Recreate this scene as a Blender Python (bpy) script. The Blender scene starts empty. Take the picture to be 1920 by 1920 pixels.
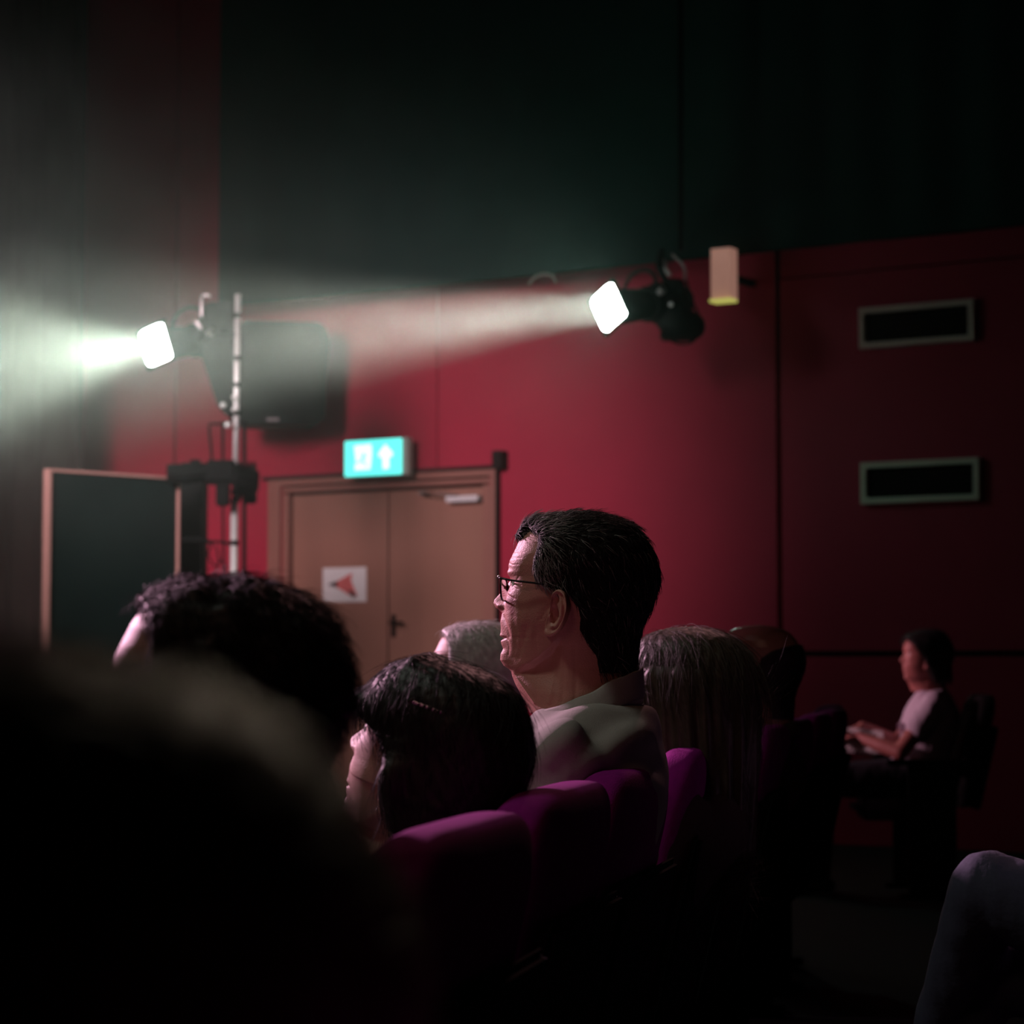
import bpy, bmesh, math, random
import numpy as np
from mathutils import Vector, Matrix
random.seed(4)
RNG = np.random.default_rng(7)
sc = bpy.context.scene
COL = sc.collection

# ------------------------------------------------------------------ camera, world, exposure, large lights
FPX = 4300.0
CAMZ = 1.10
PITCH = math.atan(280 / FPX)
cam_d = bpy.data.cameras.new('camera')
cam_d.sensor_width = 36.0
cam_d.lens = FPX / 1920 * 36.0
cam_d.clip_start = 0.05
cam_d.dof.use_dof = True
cam_d.dof.focus_distance = 3.5
cam_d.dof.aperture_fstop = 6.3
cam = bpy.data.objects.new('camera', cam_d)
COL.objects.link(cam)
cam.location = (0, 0, CAMZ)
cam.rotation_euler = (math.pi / 2 + PITCH, 0, 0)
sc.camera = cam

sc.view_settings.view_transform = 'Standard'
sc.view_settings.look = 'None'
sc.view_settings.exposure = 0.0
sc.view_settings.gamma = 1.0
sc.view_settings.use_curve_mapping = False
sc.cycles.use_denoising = True
sc.cycles.volume_bounces = 1
sc.cycles.max_bounces = 4
sc.cycles.diffuse_bounces = 2
sc.cycles.adaptive_threshold = 0.02
sc.cycles.sample_clamp_indirect = 4.0
sc.cycles.volume_step_rate = 1.0
sc.cycles.volume_max_steps = 32

world = bpy.data.worlds.new('world')
world.use_nodes = True
world.node_tree.nodes['Background'].inputs[0].default_value = (0.002, 0.003, 0.003, 1)
world.node_tree.nodes['Background'].inputs[1].default_value = 0.3
sc.world = world


def aim(o, target):
    d = Vector(target) - Vector(o.location)
    o.rotation_euler = d.to_track_quat('-Z', 'Y').to_euler()


def spot(name, loc, target, power, color, size_deg, blend, radius=0.15):
    l = bpy.data.lights.new(name, 'SPOT')
    l.energy = power
    l.color = color
    l.spot_size = math.radians(size_deg)
    l.spot_blend = blend
    l.shadow_soft_size = radius
    o = bpy.data.objects.new(name, l)
    COL.objects.link(o)
    o.location = loc
    aim(o, target)
    return o


def point(name, loc, power, color, radius=0.08):
    l = bpy.data.lights.new(name, 'POINT')
    l.energy = power
    l.color = color
    l.shadow_soft_size = radius
    o = bpy.data.objects.new(name, l)
    COL.objects.link(o)
    o.location = loc
    return o


# stage lamps over the stage, out of frame left, plus added fill and rim spots
spot('stage_wash_audience', (-6.0, 9.5, 4.3), (0.0, 3.3, 1.0), 4900, (1.0, 0.52, 0.74), 24, 0.6, 0.25)
spot('stage_wash_side_seats', (-7.0, 11.5, 3.2), (2.0, 11.0, 1.0), 2200, (1.0, 0.50, 0.62), 9, 1.0, 0.2)
spot('stage_wash_wall', (-3.6, 8.8, 3.8), (-1.1, 15.1, 2.0), 1500, (1.0, 0.76, 0.82), 42.5, 0.9, 0.8)
spot('stage_wash_wall_left', (-5.0, 9.8, 3.4), (-3.0, 16.6, 1.75), 850, (1.0, 0.80, 0.78), 24, 0.9, 0.5)
spot('stage_wash_far_seats', (-5.5, 9.0, 4.4), (0.75, 6.2, 0.95), 230, (1.0, 0.45, 0.75), 24, 0.9, 0.2)
spot('added_near_side_fill', (-1.6, 0.6, 3.6), (0.1, 3.6, 1.1), 20.0, (1.0, 0.50, 0.34), 60, 1.0, 0.4)  # added warm fill for the camera side of the faces, stands for no lamp
spot('side_top_light', (-2.4, 3.1, 4.7), (0.0, 3.6, 1.1), 105.0, (0.92, 1.0, 0.86), 48, 0.9, 0.3)
spot('added_back_rim', (0.9, 7.6, 4.6), (0.15, 3.6, 1.2), 110, (1.0, 0.45, 0.45), 34, 0.7, 0.15)  # added reddish spot that rims the hair tops, no ceiling lamp hangs here
spot('added_near_head_rim', (0.5, 5.2, 3.3), (-0.14, 0.70, 0.93), 620, (1.0, 0.80, 0.58), 11, 0.8, 0.2)  # added spot, only there to rim the nearest blurred head from behind

# ------------------------------------------------------------------ camera rays and the wall frame
CT, ST = math.cos(PITCH), math.sin(PITCH)


def P(px, py, depth):
    u = (px - 960) / FPX
    v = (960 - py) / FPX
    d = Vector((u, CT - v * ST, ST + v * CT))
    return Vector((0, 0, CAMZ)) + d * (depth / d.y)


WANG = math.atan2(-4300, 7000)
WT = Vector((math.cos(WANG), math.sin(WANG), 0))
WN = Vector((math.sin(WANG), -math.cos(WANG), 0))     # towards the hall
W0 = Vector((0, 15.0, 0))
WM = Matrix.Translation(W0) @ Matrix.Rotation(WANG, 4, 'Z')


def wh(px, py, off=0.0):
    """where the sight line through a photo point meets the plane `off` metres in front of the wall -> (s, z)"""
    u = (px - 960) / FPX
    v = (960 - py) / FPX
    d = Vector((u, CT - v * ST, ST + v * CT))
    o = Vector((0, 0, CAMZ))
    k = ((W0 + WN * off) - o).dot(WN) / d.dot(WN)
    p = o + d * k
    return (p - W0).dot(WT), p.z


# ------------------------------------------------------------------ materials
def mat(name, color, rough=0.6, metallic=0.0, noise=0.0, nscale=20.0, bump=0.0, bscale=80.0, spec=0.5,
        sheen=0.0, emis=None, estr=0.0, trans=0.0, stretch=(1, 1, 1), sss=0.0):
    m = bpy.data.materials.new(name)
    m.use_nodes = True
    nt = m.node_tree
    b = nt.nodes['Principled BSDF']
    b.inputs['Base Color'].default_value = (*color, 1)
    b.inputs['Roughness'].default_value = rough
    b.inputs['Metallic'].default_value = metallic
    b.inputs['Specular IOR Level'].default_value = spec
    if sheen:
        b.inputs['Sheen Weight'].default_value = sheen
        b.inputs['Sheen Roughness'].default_value = 0.4
    if trans:
        b.inputs['Transmission Weight'].default_value = trans
    if emis:
        b.inputs['Emission Color'].default_value = (*emis, 1)
        b.inputs['Emission Strength'].default_value = estr
    tc = nt.nodes.new('ShaderNodeTexCoord')
    mp = nt.nodes.new('ShaderNodeMapping')
    mp.inputs['Scale'].default_value = stretch
    nt.links.new(tc.outputs['Object'], mp.inputs[0])
    if noise:
        n = nt.nodes.new('ShaderNodeTexNoise')
        n.inputs['Scale'].default_value = nscale
        n.inputs['Detail'].default_value = 4
        nt.links.new(mp.outputs[0], n.inputs['Vector'])
        mix = nt.nodes.new('ShaderNodeMix')
        mix.data_type = 'RGBA'
        mix.inputs[6].default_value = (*[c * (1 - noise) for c in color], 1)
        mix.inputs[7].default_value = (*[min(1, c * (1 + noise)) for c in color], 1)
        nt.links.new(n.outputs['Fac'], mix.inputs[0])
        nt.links.new(mix.outputs[2], b.inputs['Base Color'])
    if bump:
        n2 = nt.nodes.new('ShaderNodeTexNoise')
        n2.inputs['Scale'].default_value = bscale
        n2.inputs['Detail'].default_value = 3
        nt.links.new(mp.outputs[0], n2.inputs['Vector'])
        bp = nt.nodes.new('ShaderNodeBump')
        bp.inputs['Strength'].default_value = bump
        bp.inputs['Distance'].default_value = 0.002
        nt.links.new(n2.outputs['Fac'], bp.inputs['Height'])
        nt.links.new(bp.outputs[0], b.inputs['Normal'])
    return m


M = {}
M['red'] = mat('red wall paint', (0.42, 0.006, 0.042), 0.62, noise=0.10, nscale=3, bump=0.3, bscale=60)
M['redwall_dark'] = mat('dark joint', (0.03, 0.006, 0.008), 0.8, noise=.1)
M['drape'] = mat('black drape cloth', (0.005, 0.036, 0.029), 0.95, noise=0.2, nscale=6, bump=0.3, sheen=0.0)
M['brownwall'] = mat('brown black leg curtain', (0.03, 0.02, 0.017), 0.95, noise=0.2, nscale=4)
M['door'] = mat('brown door veneer', (0.36, 0.17, 0.12), 0.5, noise=0.15, nscale=4, bump=0.1, stretch=(1, 1, .1))
M['frame'] = mat('brown door frame', (0.33, 0.14, 0.105), 0.5, noise=0.1, nscale=6)
M['darkgap'] = mat('dark gap', (0.01, 0.005, 0.004), 0.9, noise=.1)
M['floor'] = mat('dark hall carpet', (0.006, 0.004, 0.005), 0.95, noise=0.3, nscale=60, bump=0.5)
M['ceiling'] = mat('black ceiling', (0.006, 0.007, 0.007), 0.9, noise=0.2)
M['blackwall'] = mat('black wall', (0.010, 0.007, 0.008), 0.9, noise=0.2)
M['ventframe'] = mat('cream vent frame', (0.85, 0.78, 0.64), 0.5, noise=0.05)
M['black'] = mat('black paint', (0.006, 0.008, 0.007), 0.75, noise=0.2, bump=0.1, spec=.12)
M['blackteal'] = mat('black board face', (0.007, 0.020, 0.017), 0.8, noise=0.15, nscale=3, spec=.15)
M['boardedge'] = mat('bare board edge', (0.52, 0.29, 0.24), 0.6, noise=0.1)
M['chrome'] = mat('chrome pole', (0.85, 0.88, 0.84), 0.5, metallic=0.6, noise=.03)
M['steel'] = mat('dull steel', (0.45, 0.43, 0.42), 0.4, metallic=1.0, noise=.1)
M['closer'] = mat('pale door closer', (0.80, 0.78, 0.78), 0.4, noise=.03)
M['paper'] = mat('white paper', (0.85, 0.82, 0.80), 0.7, noise=0.04, nscale=8)
M['ink_red'] = mat('red print', (0.70, 0.16, 0.15), 0.7, noise=0.25, nscale=30)
M['ink_black'] = mat('black print', (0.06, 0.03, 0.03), 0.7, noise=.1)
M['signgreen'] = mat('green sign face', (0.02, 0.5, 0.42), 0.4, emis=(0.09, 0.72, 0.64), estr=2.0, noise=.02)
M['signwhite'] = mat('white sign pictogram', (0.8, 0.9, 0.9), 0.4, emis=(0.75, 1.0, 0.97), estr=1.5, noise=.02)
M['signbox'] = mat('pale sign housing', (0.45, 0.52, 0.45), 0.5, noise=.05)
M['signman'] = mat('pale green sign figure', (0.1, 0.6, 0.55), 0.4, emis=(0.18, 0.75, 0.70), estr=1.0, noise=.02)
M['lens'] = mat('lit lamp lens', (0.9, 0.9, 0.9), 0.3, emis=(0.92, 1.0, 0.95), estr=30.0, noise=.01)
M['sconce'] = mat('pale lamp shade', (0.72, 0.44, 0.37), 0.6, noise=0.08, emis=(0.50, 0.25, 0.19), estr=0.5)
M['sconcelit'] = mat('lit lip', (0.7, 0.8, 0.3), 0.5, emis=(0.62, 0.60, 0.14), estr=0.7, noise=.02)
M['seat'] = mat('purple velour', (0.24, 0.006, 0.19), 0.9, noise=0.25, nscale=50, bump=0.5, bscale=400, spec=.15)
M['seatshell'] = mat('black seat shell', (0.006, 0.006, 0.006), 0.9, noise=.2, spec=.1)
M['wood'] = mat('dark armrest wood', (0.035, 0.016, 0.010), 0.5, noise=0.3, nscale=30, stretch=(.1, 1, 1))
M['skin_old'] = mat('ruddy skin', (0.52, 0.235, 0.19), 0.5, noise=0.14, nscale=55, bump=0.35, bscale=420)
M['skin'] = mat('fair skin', (0.58, 0.35, 0.30), 0.5, noise=0.07, nscale=60, bump=0.3, bscale=500)
M['skin_b'] = mat('tanned skin', (0.34, 0.17, 0.12), 0.2, noise=0.1, nscale=60, bump=0.2, bscale=500)
M['skin_red'] = mat('flushed skin', (0.52, 0.19, 0.16), 0.5, noise=0.07, nscale=60, bump=0.3, bscale=500)
M['eye'] = mat('eye white', (0.7, 0.66, 0.62), 0.2, noise=.02)
M['iris'] = mat('dark iris', (0.05, 0.03, 0.02), 0.15, noise=.1)
M['hair_dark'] = mat('near black hair', (0.010, 0.008, 0.007), 0.5, noise=0.3, nscale=120, spec=.35)
M['hair_grey'] = mat('greying hair', (0.34, 0.33, 0.31), 0.45, noise=0.6, nscale=160, spec=.5)
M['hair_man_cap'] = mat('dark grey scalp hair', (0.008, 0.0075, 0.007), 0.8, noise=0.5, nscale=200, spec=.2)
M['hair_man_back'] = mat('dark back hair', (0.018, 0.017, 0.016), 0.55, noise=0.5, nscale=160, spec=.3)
M['hair_silver'] = mat('silver hair', (0.50, 0.49, 0.46), 0.5, noise=0.3, nscale=100)
M['hair_brown'] = mat('dark blonde hair', (0.042, 0.030, 0.019), 0.5, noise=0.5, nscale=90, spec=.35)
M['shirt'] = mat('grey cotton shirt', (0.36, 0.34, 0.32), 0.85, noise=0.06, nscale=200, bump=0.5, bscale=900)
M['cloth_dark'] = mat('black knit', (0.012, 0.011, 0.012), 0.9, noise=0.3, nscale=90, bump=.4)
M['cloth_brown'] = mat('dark brown knit', (0.045, 0.028, 0.024), 0.9, noise=0.3, nscale=90, bump=.4)
M['jeans'] = mat('dark trousers', (0.014, 0.015, 0.022), 0.9, noise=0.2, nscale=90, bump=.4)
M['denim'] = mat('blue grey denim', (0.045, 0.048, 0.085), 0.9, noise=0.2, nscale=150, bump=.5)
M['tee'] = mat('white cotton tee', (0.60, 0.52, 0.60), 0.85, noise=0.05, nscale=60, bump=.3)
M['teeprint'] = mat('tee print', (0.16, 0.09, 0.13), 0.85, noise=.3)
M['specs'] = mat('black spectacle frame', (0.010, 0.007, 0.007), 0.25, noise=.1)
M['clip'] = mat('glittering hair clip', (0.85, 0.75, 0.70), 0.15, metallic=1.0, noise=.05)
M['shoe'] = mat('black shoe leather', (0.01, 0.01, 0.01), 0.4, noise=.1)
M['cable'] = mat('pale cable', (0.32, 0.27, 0.24), 0.6, noise=.1)
M['logo'] = mat('grey badge', (0.35, 0.34, 0.33), 0.4, noise=.05)

g = bpy.data.materials.new('spectacle lens')
g.use_nodes = True
nt = g.node_tree
nt.nodes.remove(nt.nodes['Principled BSDF'])
out = nt.nodes['Material Output']
tr = nt.nodes.new('ShaderNodeBsdfTransparent')
gl = nt.nodes.new('ShaderNodeBsdfGlossy')
gl.inputs['Roughness'].default_value = 0.05
fr = nt.nodes.new('ShaderNodeFresnel')
fr.inputs[0].default_value = 1.5
mx = nt.nodes.new('ShaderNodeMixShader')
nt.links.new(fr.outputs[0], mx.inputs[0])
nt.links.new(tr.outputs[0], mx.inputs[1])
nt.links.new(gl.outputs[0], mx.inputs[2])
nt.links.new(mx.outputs[0], out.inputs[0])
M['glass'] = g

# dotted cloth
dm = mat('grey cloth with dark spots', (0.2, 0.2, 0.3), 0.9)
nt = dm.node_tree
b = nt.nodes['Principled BSDF']
vo = nt.nodes.new('ShaderNodeTexVoronoi')
vo.inputs['Scale'].default_value = 24
vo.inputs['Randomness'].default_value = 0.35
tc = nt.nodes.new('ShaderNodeTexCoord')
nt.links.new(tc.outputs['Object'], vo.inputs['Vector'])
cr = nt.nodes.new('ShaderNodeValToRGB')
cr.color_ramp.elements[0].position = 0.30
cr.color_ramp.elements[0].color = (0.01, 0.01, 0.015, 1)
cr.color_ramp.elements[1].position = 0.36
cr.color_ramp.elements[1].color = (0.24, 0.24, 0.34, 1)
nt.links.new(vo.outputs['Distance'], cr.inputs[0])
nt.links.new(cr.outputs[0], b.inputs['Base Color'])
M['dots'] = dm


# ------------------------------------------------------------------ object helpers
def empty(name, label, cat, loc=(0, 0, 0), rotz=0.0, group=None, kind=None):
    o = bpy.data.objects.new(name, None)
    o.empty_display_size = 0.1
    COL.objects.link(o)
    o.location = loc
    o.rotation_euler = (0, 0, rotz)
    tag(o, label, cat, group, kind)
    return o


def tag(o, label=None, cat=None, group=None, kind=None):
    if label: o['label'] = label
    if cat: o['category'] = cat
    if group: o['group'] = group
    if kind: o['kind'] = kind
    return o


def link(name, me, m, parent=None, smooth=False):
    o = bpy.data.objects.new(name, me)
    COL.objects.link(o)
    if m is not None:
        me.materials.clear()
        for mm in (m if isinstance(m, (list, tuple)) else [m]):
            me.materials.append(mm)
    if parent is not None:
        o.parent = parent
    if smooth:
        me.polygons.foreach_set('use_smooth', [True] * len(me.polygons))
    return o


def build(name, bm, m, parent=None, smooth=False, bevel=0.0):
    if bevel:
        bmesh.ops.bevel(bm, geom=bm.edges[:], offset=bevel, segments=2, affect='EDGES', profile=0.6)
    me = bpy.data.meshes.new(name)
    bm.normal_update()
    bm.to_mesh(me)
    bm.free()
    return link(name, me, m, parent, smooth)


def box(bm, c, s, rot=None):
    r = bmesh.ops.create_cube(bm, size=1.0)
    mt = Matrix.Translation(Vector(c)) @ (rot.to_4x4() if rot else Matrix.Identity(4)) @ Matrix.Diagonal((*s, 1))
    bmesh.ops.transform(bm, matrix=mt, verts=r['verts'])
    return r['verts']


def boxo(name, c, s, m, parent=None, bevel=0.0, rot=None):
    bm = bmesh.new()
    box(bm, c, s, rot)
    return build(name, bm, m, parent, bevel=bevel)


def tube(bm, pts, radii, seg=12, caps=4, flat=1.0, up=None):
    """closed tapered tube with rounded ends through pts"""
    pts = [Vector(p) for p in pts]
    P2, R2 = [], []
    n = len(pts)
    for i in range(n - 1):          # subdivide for smooth bends (catmull)
        p0 = pts[max(i - 1, 0)]; p1 = pts[i]; p2 = pts[i + 1]; p3 = pts[min(i + 2, n - 1)]
        for k in range(4):
            t = k / 4
            P2.append(0.5 * ((2 * p1) + (-p0 + p2) * t + (2 * p0 - 5 * p1 + 4 * p2 - p3) * t * t + (-p0 + 3 * p1 - 3 * p2 + p3) * t ** 3))
            R2.append(radii[i] * (1 - t) + radii[i + 1] * t)
    P2.append(pts[-1]); R2.append(radii[-1])
    d0 = (P2[1] - P2[0]).normalized(); d1 = (P2[-1] - P2[-2]).normalized()
    pre, post = [], []
    for k in range(1, caps):
        a = math.pi / 2 * k / caps
        pre.append((P2[0] - d0 * R2[0] * math.sin(a), R2[0] * math.cos(a)))
        post.append((P2[-1] + d1 * R2[-1] * math.sin(a), R2[-1] * math.cos(a)))
    seq = [(p, r) for p, r in reversed(pre)] + list(zip(P2, R2)) + post
    rings = []
    ref = Vector(up) if up else Vector((0.13, 0.21, 0.97))
    for i, (p, r) in enumerate(seq):
        a = seq[max(i - 1, 0)][0]; b_ = seq[min(i + 1, len(seq) - 1)][0]
        t = (b_ - a).normalized()
        x = t.cross(ref)
        if x.length < 0.05: x = t.cross(Vector((1, 0, 0)))
        x.normalize(); y = x.cross(t).normalized()
        rings.append([bm.verts.new(p + (x * math.cos(2 * math.pi * j / seg) + y * flat * math.sin(2 * math.pi * j / seg)) * r) for j in range(seg)])
    for i in range(len(rings) - 1):
        for j in range(seg):
            bm.faces.new((rings[i][j], rings[i][(j + 1) % seg], rings[i + 1][(j + 1) % seg], rings[i + 1][j]))
    va = bm.verts.new(P2[0] - d0 * R2[0]); vb = bm.verts.new(P2[-1] + d1 * R2[-1])
    for j in range(seg):
        bm.faces.new((va, rings[0][(j + 1) % seg], rings[0][j]))
        bm.faces.new((vb, rings[-1][j], rings[-1][(j + 1) % seg]))


def cyl(bm, a, b_, r, seg=20, r2=None):
    a = Vector(a); b_ = Vector(b_)
    d = b_ - a
    q = d.to_track_quat('Z', 'Y').to_matrix().to_4x4()
    res = bmesh.ops.create_cone(bm, cap_ends=True, segments=seg, radius1=r, radius2=r if r2 is None else r2, depth=d.length)
    bmesh.ops.transform(bm, matrix=Matrix.Translation((a + b_) / 2) @ q, verts=res['verts'])
    return res['verts']


def prism(bm, pts, y0, y1):
    """polygon in local X-Z (list of (x,z)) extruded from y0 to y1"""
    a = [bm.verts.new((x, y0, z)) for x, z in pts]
    b_ = [bm.verts.new((x, y1, z)) for x, z in pts]
    n = len(pts)
    bm.faces.new(a)
    bm.faces.new(list(reversed(b_)))
    for i in range(n):
        bm.faces.new((a[i], b_[i], b_[(i + 1) % n], a[(i + 1) % n]))
    bmesh.ops.recalc_face_normals(bm, faces=bm.faces[:])


def mesh_from_grid(name, V, closed=True):
    """V: rows x cols x 3, columns wrap; first and last rows capped with a fan"""
    nr, nc, _ = V.shape
    idx = np.arange(nr * nc).reshape(nr, nc)
    j2 = (np.arange(nc) + 1) % nc
    q = np.stack([idx[:-1, :], idx[:-1][:, j2], idx[1:][:, j2], idx[1:, :]], -1).reshape(-1, 4)
    verts = V.reshape(-1, 3)
    c0 = V[0].mean(0); c1 = V[-1].mean(0)
    verts = np.vstack([verts, c0, c1])
    n0, n1 = nr * nc, nr * nc + 1
    t0 = np.stack([np.full(nc, n0), idx[0][j2], idx[0]], -1)
    t1 = np.stack([np.full(nc, n1), idx[-1], idx[-1][j2]], -1)
    faces = q.tolist() + t0.tolist() + t1.tolist()
    me = bpy.data.meshes.new(name)
    me.from_pydata(verts.tolist(), [], faces)
    me.update()
    return me


def pnoise(X, Y, Z, s, seed=0):
    """cheap smooth pseudo noise, about -1..1"""
    r = np.random.default_rng(seed)
    o = np.zeros_like(X)
    for k in range(7):
        d = r.normal(size=3); d /= np.linalg.norm(d)
        o += np.sin((X * d[0] + Y * d[1] + Z * d[2]) * s * (0.7 + 0.25 * k) + r.uniform(0, 6.28))
    return o / 3.5


def evaluated(o):
    dg = bpy.context.evaluated_depsgraph_get()
    me = bpy.data.meshes.new_from_object(o.evaluated_get(dg), depsgraph=dg)
    return me


def remeshed(bm, voxel, smooth=4, fac=0.5):
    me = bpy.data.meshes.new('tmp')
    bm.to_mesh(me); bm.free()
    o = bpy.data.objects.new('tmp', me)
    COL.objects.link(o)
    r = o.modifiers.new('r', 'REMESH'); r.mode = 'VOXEL'; r.voxel_size = voxel
    s = o.modifiers.new('s', 'SMOOTH'); s.factor = fac; s.iterations = smooth
    res = evaluated(o)
    bpy.data.objects.remove(o)
    return res


def union(me_a, others):
    o = bpy.data.objects.new('tmp_a', me_a); COL.objects.link(o)
    tmp = []
    for m_ in others:
        p = bpy.data.objects.new('tmp_b', m_); COL.objects.link(p); tmp.append(p)
        mod = o.modifiers.new('b', 'BOOLEAN'); mod.operation = 'UNION'; mod.object = p
        try:
            mod.solver = 'MANIFOLD'
        except Exception:
            mod.solver = 'EXACT'
    bpy.context.view_layer.update()
    res = evaluated(o)
    ok = len(res.vertices) >= 0.7 * (len(me_a.vertices) + sum(len(x.vertices) for x in others))
    if not ok:
        print('UNION FALLBACK', len(res.vertices))
        bm = bmesh.new(); bm.from_mesh(me_a)
        for x in others: bm.from_mesh(x)
        res = bpy.data.meshes.new('joined'); bm.to_mesh(res); bm.free()
    for p in tmp: bpy.data.objects.remove(p)
    bpy.data.objects.remove(o)
    return res


# ------------------------------------------------------------------ the room
def on_wall(name, c, s, m, parent=None, bevel=0.0, kind=None):
    """box in the wall's own frame: x along the wall, y negative = into the hall"""
    o = boxo(name, c, s, m, parent, bevel)
    if parent is None:
        o.matrix_world = WM
    if kind: o['kind'] = kind
    return o


S_LEFT, S_RIGHT = -14.0, 9.0
TOPZ = 3.57
wall = on_wall('wall_back', ((S_LEFT + S_RIGHT) / 2, 0.32, 3.5), (S_RIGHT - S_LEFT, 0.40, 7.0), M['redwall_dark'], kind='structure')
wall['label'] = 'crimson panelled side wall of the hall'


def panel(px0, px1, z0, z1, m=None, s0=None, s1=None, gap=0.012, thick=0.10, yoff=0.0):
    a = wh(px0, 800)[0] if s0 is None else s0
    b_ = wh(px1, 800)[0] if s1 is None else s1
    return on_wall('wall_panel', ((a + b_) / 2, thick / 2 + yoff, (z0 + z1) / 2), (b_ - a - gap * 2, thick, z1 - z0 - gap), m or M['red'], wall)


DL, DR = wh(530, 1000)[0], wh(917, 1000)[0]         # door opening in the panelling
DTOP = 2.33
panel(0, 155, 0, 7, s0=S_LEFT, m=M['red'])
panel(155, 326, 0, 7, gap=0.004)


def notched(pts):
    bm = bmesh.new()
    prism(bm, pts, 0.0, 0.10)
    o = build('wall_panel', bm, M['red'], wall)
    return o


s326, s820, s1458 = wh(330, 800)[0], wh(820, 800)[0], wh(1458, 800)[0]
PT = TOPZ + .6
notched([(s326 + .004, 0), (DL, 0), (DL, DTOP), (s820 - .004, DTOP), (s820 - .004, PT), (s820 - .004, 6.98), (s326 + .004, 6.98)])
notched([(s820 + .004, DTOP), (DR, DTOP), (DR, 0), (s1458 - .01, 0), (s1458 - .01, PT), (s820 + .004, PT)])
zr = wh(1600, 1223)[1]
panel(1458, 0, zr, TOPZ - .12, s1=5.4, yoff=0.012, gap=0.018)
panel(1458, 0, TOPZ - .12, TOPZ + .6, s1=5.4, yoff=0.03, gap=0.01)
panel(1458, 0, 0, zr - 0.02, s1=5.4, yoff=0.02)
panel(0, 0, 0, TOPZ + .6, s0=5.4, s1=S_RIGHT, yoff=0.02)
# (panel depth: the wall front plane is local y = 0)

fl = boxo('floor', (-1, 9, -0.05), (26, 30, 0.1), M['floor']); fl['kind'] = 'structure'; fl['label'] = 'dark carpeted hall floor'
ce = boxo('ceiling', (-1, 9, 7.05), (26, 30, 0.1), M['ceiling']); ce['kind'] = 'structure'
wl = boxo('wall_left', (-13.0, 9, 3.5), (0.1, 30, 7.0), M['blackwall']); wl['kind'] = 'structure'
wr = boxo('wall_right', (8.6, 4, 3.5), (0.1, 20, 7.0), M['blackwall']); wr['kind'] = 'structure'
wf = boxo('wall_front', (-2, -5.0, 3.5), (22, 0.1, 7.0), M['blackwall']); wf['kind'] = 'structure'

# hanging black drape above the red panelling: soft pleats, built as a corrugated sheet with thickness
sd0 = wh(403, 300, 0.35)[0]
sd1 = 7.0


def pleated(name, s0, s1, z0, z1, y, m, amp=0.012, period=0.42, thick=0.03):
    n = int((s1 - s0) / 0.03)
    xs = np.linspace(s0, s1, n)
    ph = RNG.uniform(0, 6.28)
    f = amp * np.sin(xs / period * 2 * math.pi + ph) + 0.4 * amp * np.sin(xs / period * 3.3 + 2)
    f *= np.clip((xs - s0) / 0.3, 0, 1)
    V = []
    zs = np.linspace(z0, z1, 8)
    loop = [(x, y + a) for x, a in zip(xs, f)] + [(x, y + a + thick) for x, a in zip(xs[::-1], f[::-1])]
    for z in zs:
        V.append([(x, yy, z) for x, yy in loop])
    me = mesh_from_grid(name, np.array(V))
    o = link(name, me, m, None, False)
    o.matrix_world = WM
    return o


drape = pleated('black_drape', sd0, sd1, TOPZ, 6.95, -0.30, M['drape'])
tag(drape, 'wide black drape hanging above the red wall from the left post to the far right', 'curtain')
s155 = wh(152, 800, 0.5)[0]
leg = pleated('leg_curtain', s155 - 5.0, s155, 0.02, 6.95, -0.48, M['brownwall'], amp=0.04, period=0.3)
tag(leg, 'dark brown-black curtain at the far left edge behind the left beam', 'curtain')

# ------------------------------------------------------------------ double door
dr = empty('door_1', 'brown double door with frame under the exit sign', None, kind='structure')
dr.matrix_world = WM
s_a, s_b = wh(545, 1000)[0], wh(905, 1000)[0]
s_m = wh(725, 1000)[0]
zt = wh(725, 918)[1]
for (a, b_) in ((s_a, s_m), (s_m, s_b)):
    lf = boxo('door_leaf', ((a + b_) / 2, 0.045, (zt) / 2), (b_ - a - 0.012, 0.05, zt - 0.02), M['door'], dr, bevel=0.004)
    c_ = s_m + (0.05 if a == s_m else -0.05)
    if a == s_m:
        bmh = bmesh.new()
        box(bmh, (c_, 0.012, 1.02 + 0.32), (0.03, 0.012, 0.15))
        cyl(bmh, (c_, 0.01, 1.36), (c_, -0.04, 1.36), 0.009)
        cyl(bmh, (c_, -0.04, 1.36), (c_ + 0.11, -0.04, 1.36), 0.009)
        build('door_handle', bmh, M['black'], dr)
# rebate shadow line then the wide flat frame
ra, rb = wh(531, 1000)[0], wh(921, 1000)[0]
oa, ob = wh(506, 1000)[0], wh(934, 1000)[0]
ztt = wh(720, 890)[1]
for nm, (x0, x1, z0, z1, y0, y1) in {
    'door_jamb': (ra, s_a - 0.012, 0, zt, -0.01, 0.1), 'door_jamb.001': (s_b + 0.006, rb, 0, zt, -0.01, 0.1),
    'door_head': (ra, rb, zt + 0.012, zt + 0.045, -0.01, 0.1)}.items():
    boxo(nm.split('.')[0], ((x0 + x1) / 2, (y0 + y1) / 2, (z0 + z1) / 2), (abs(x1 - x0), y1 - y0, z1 - z0), M['frame'], dr, bevel=0.003)
for (x0, x1, z0, z1) in ((oa, ra - 0.012, 0, ztt), (rb + 0.012, ob, 0, ztt), (ra - 0.012, rb + 0.012, zt + 0.057, ztt)):
    boxo('architrave', ((x0 + x1) / 2, -0.014, (z0 + z1) / 2), (x1 - x0, 0.028, z1 - z0), M['frame'], dr, bevel=0.004)
boxo('architrave_lip', ((oa + ob) / 2, -0.024, ztt + 0.012), (ob - oa + 0.08, 0.05, 0.022), M['darkgap'], dr, bevel=0.004)
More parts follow.
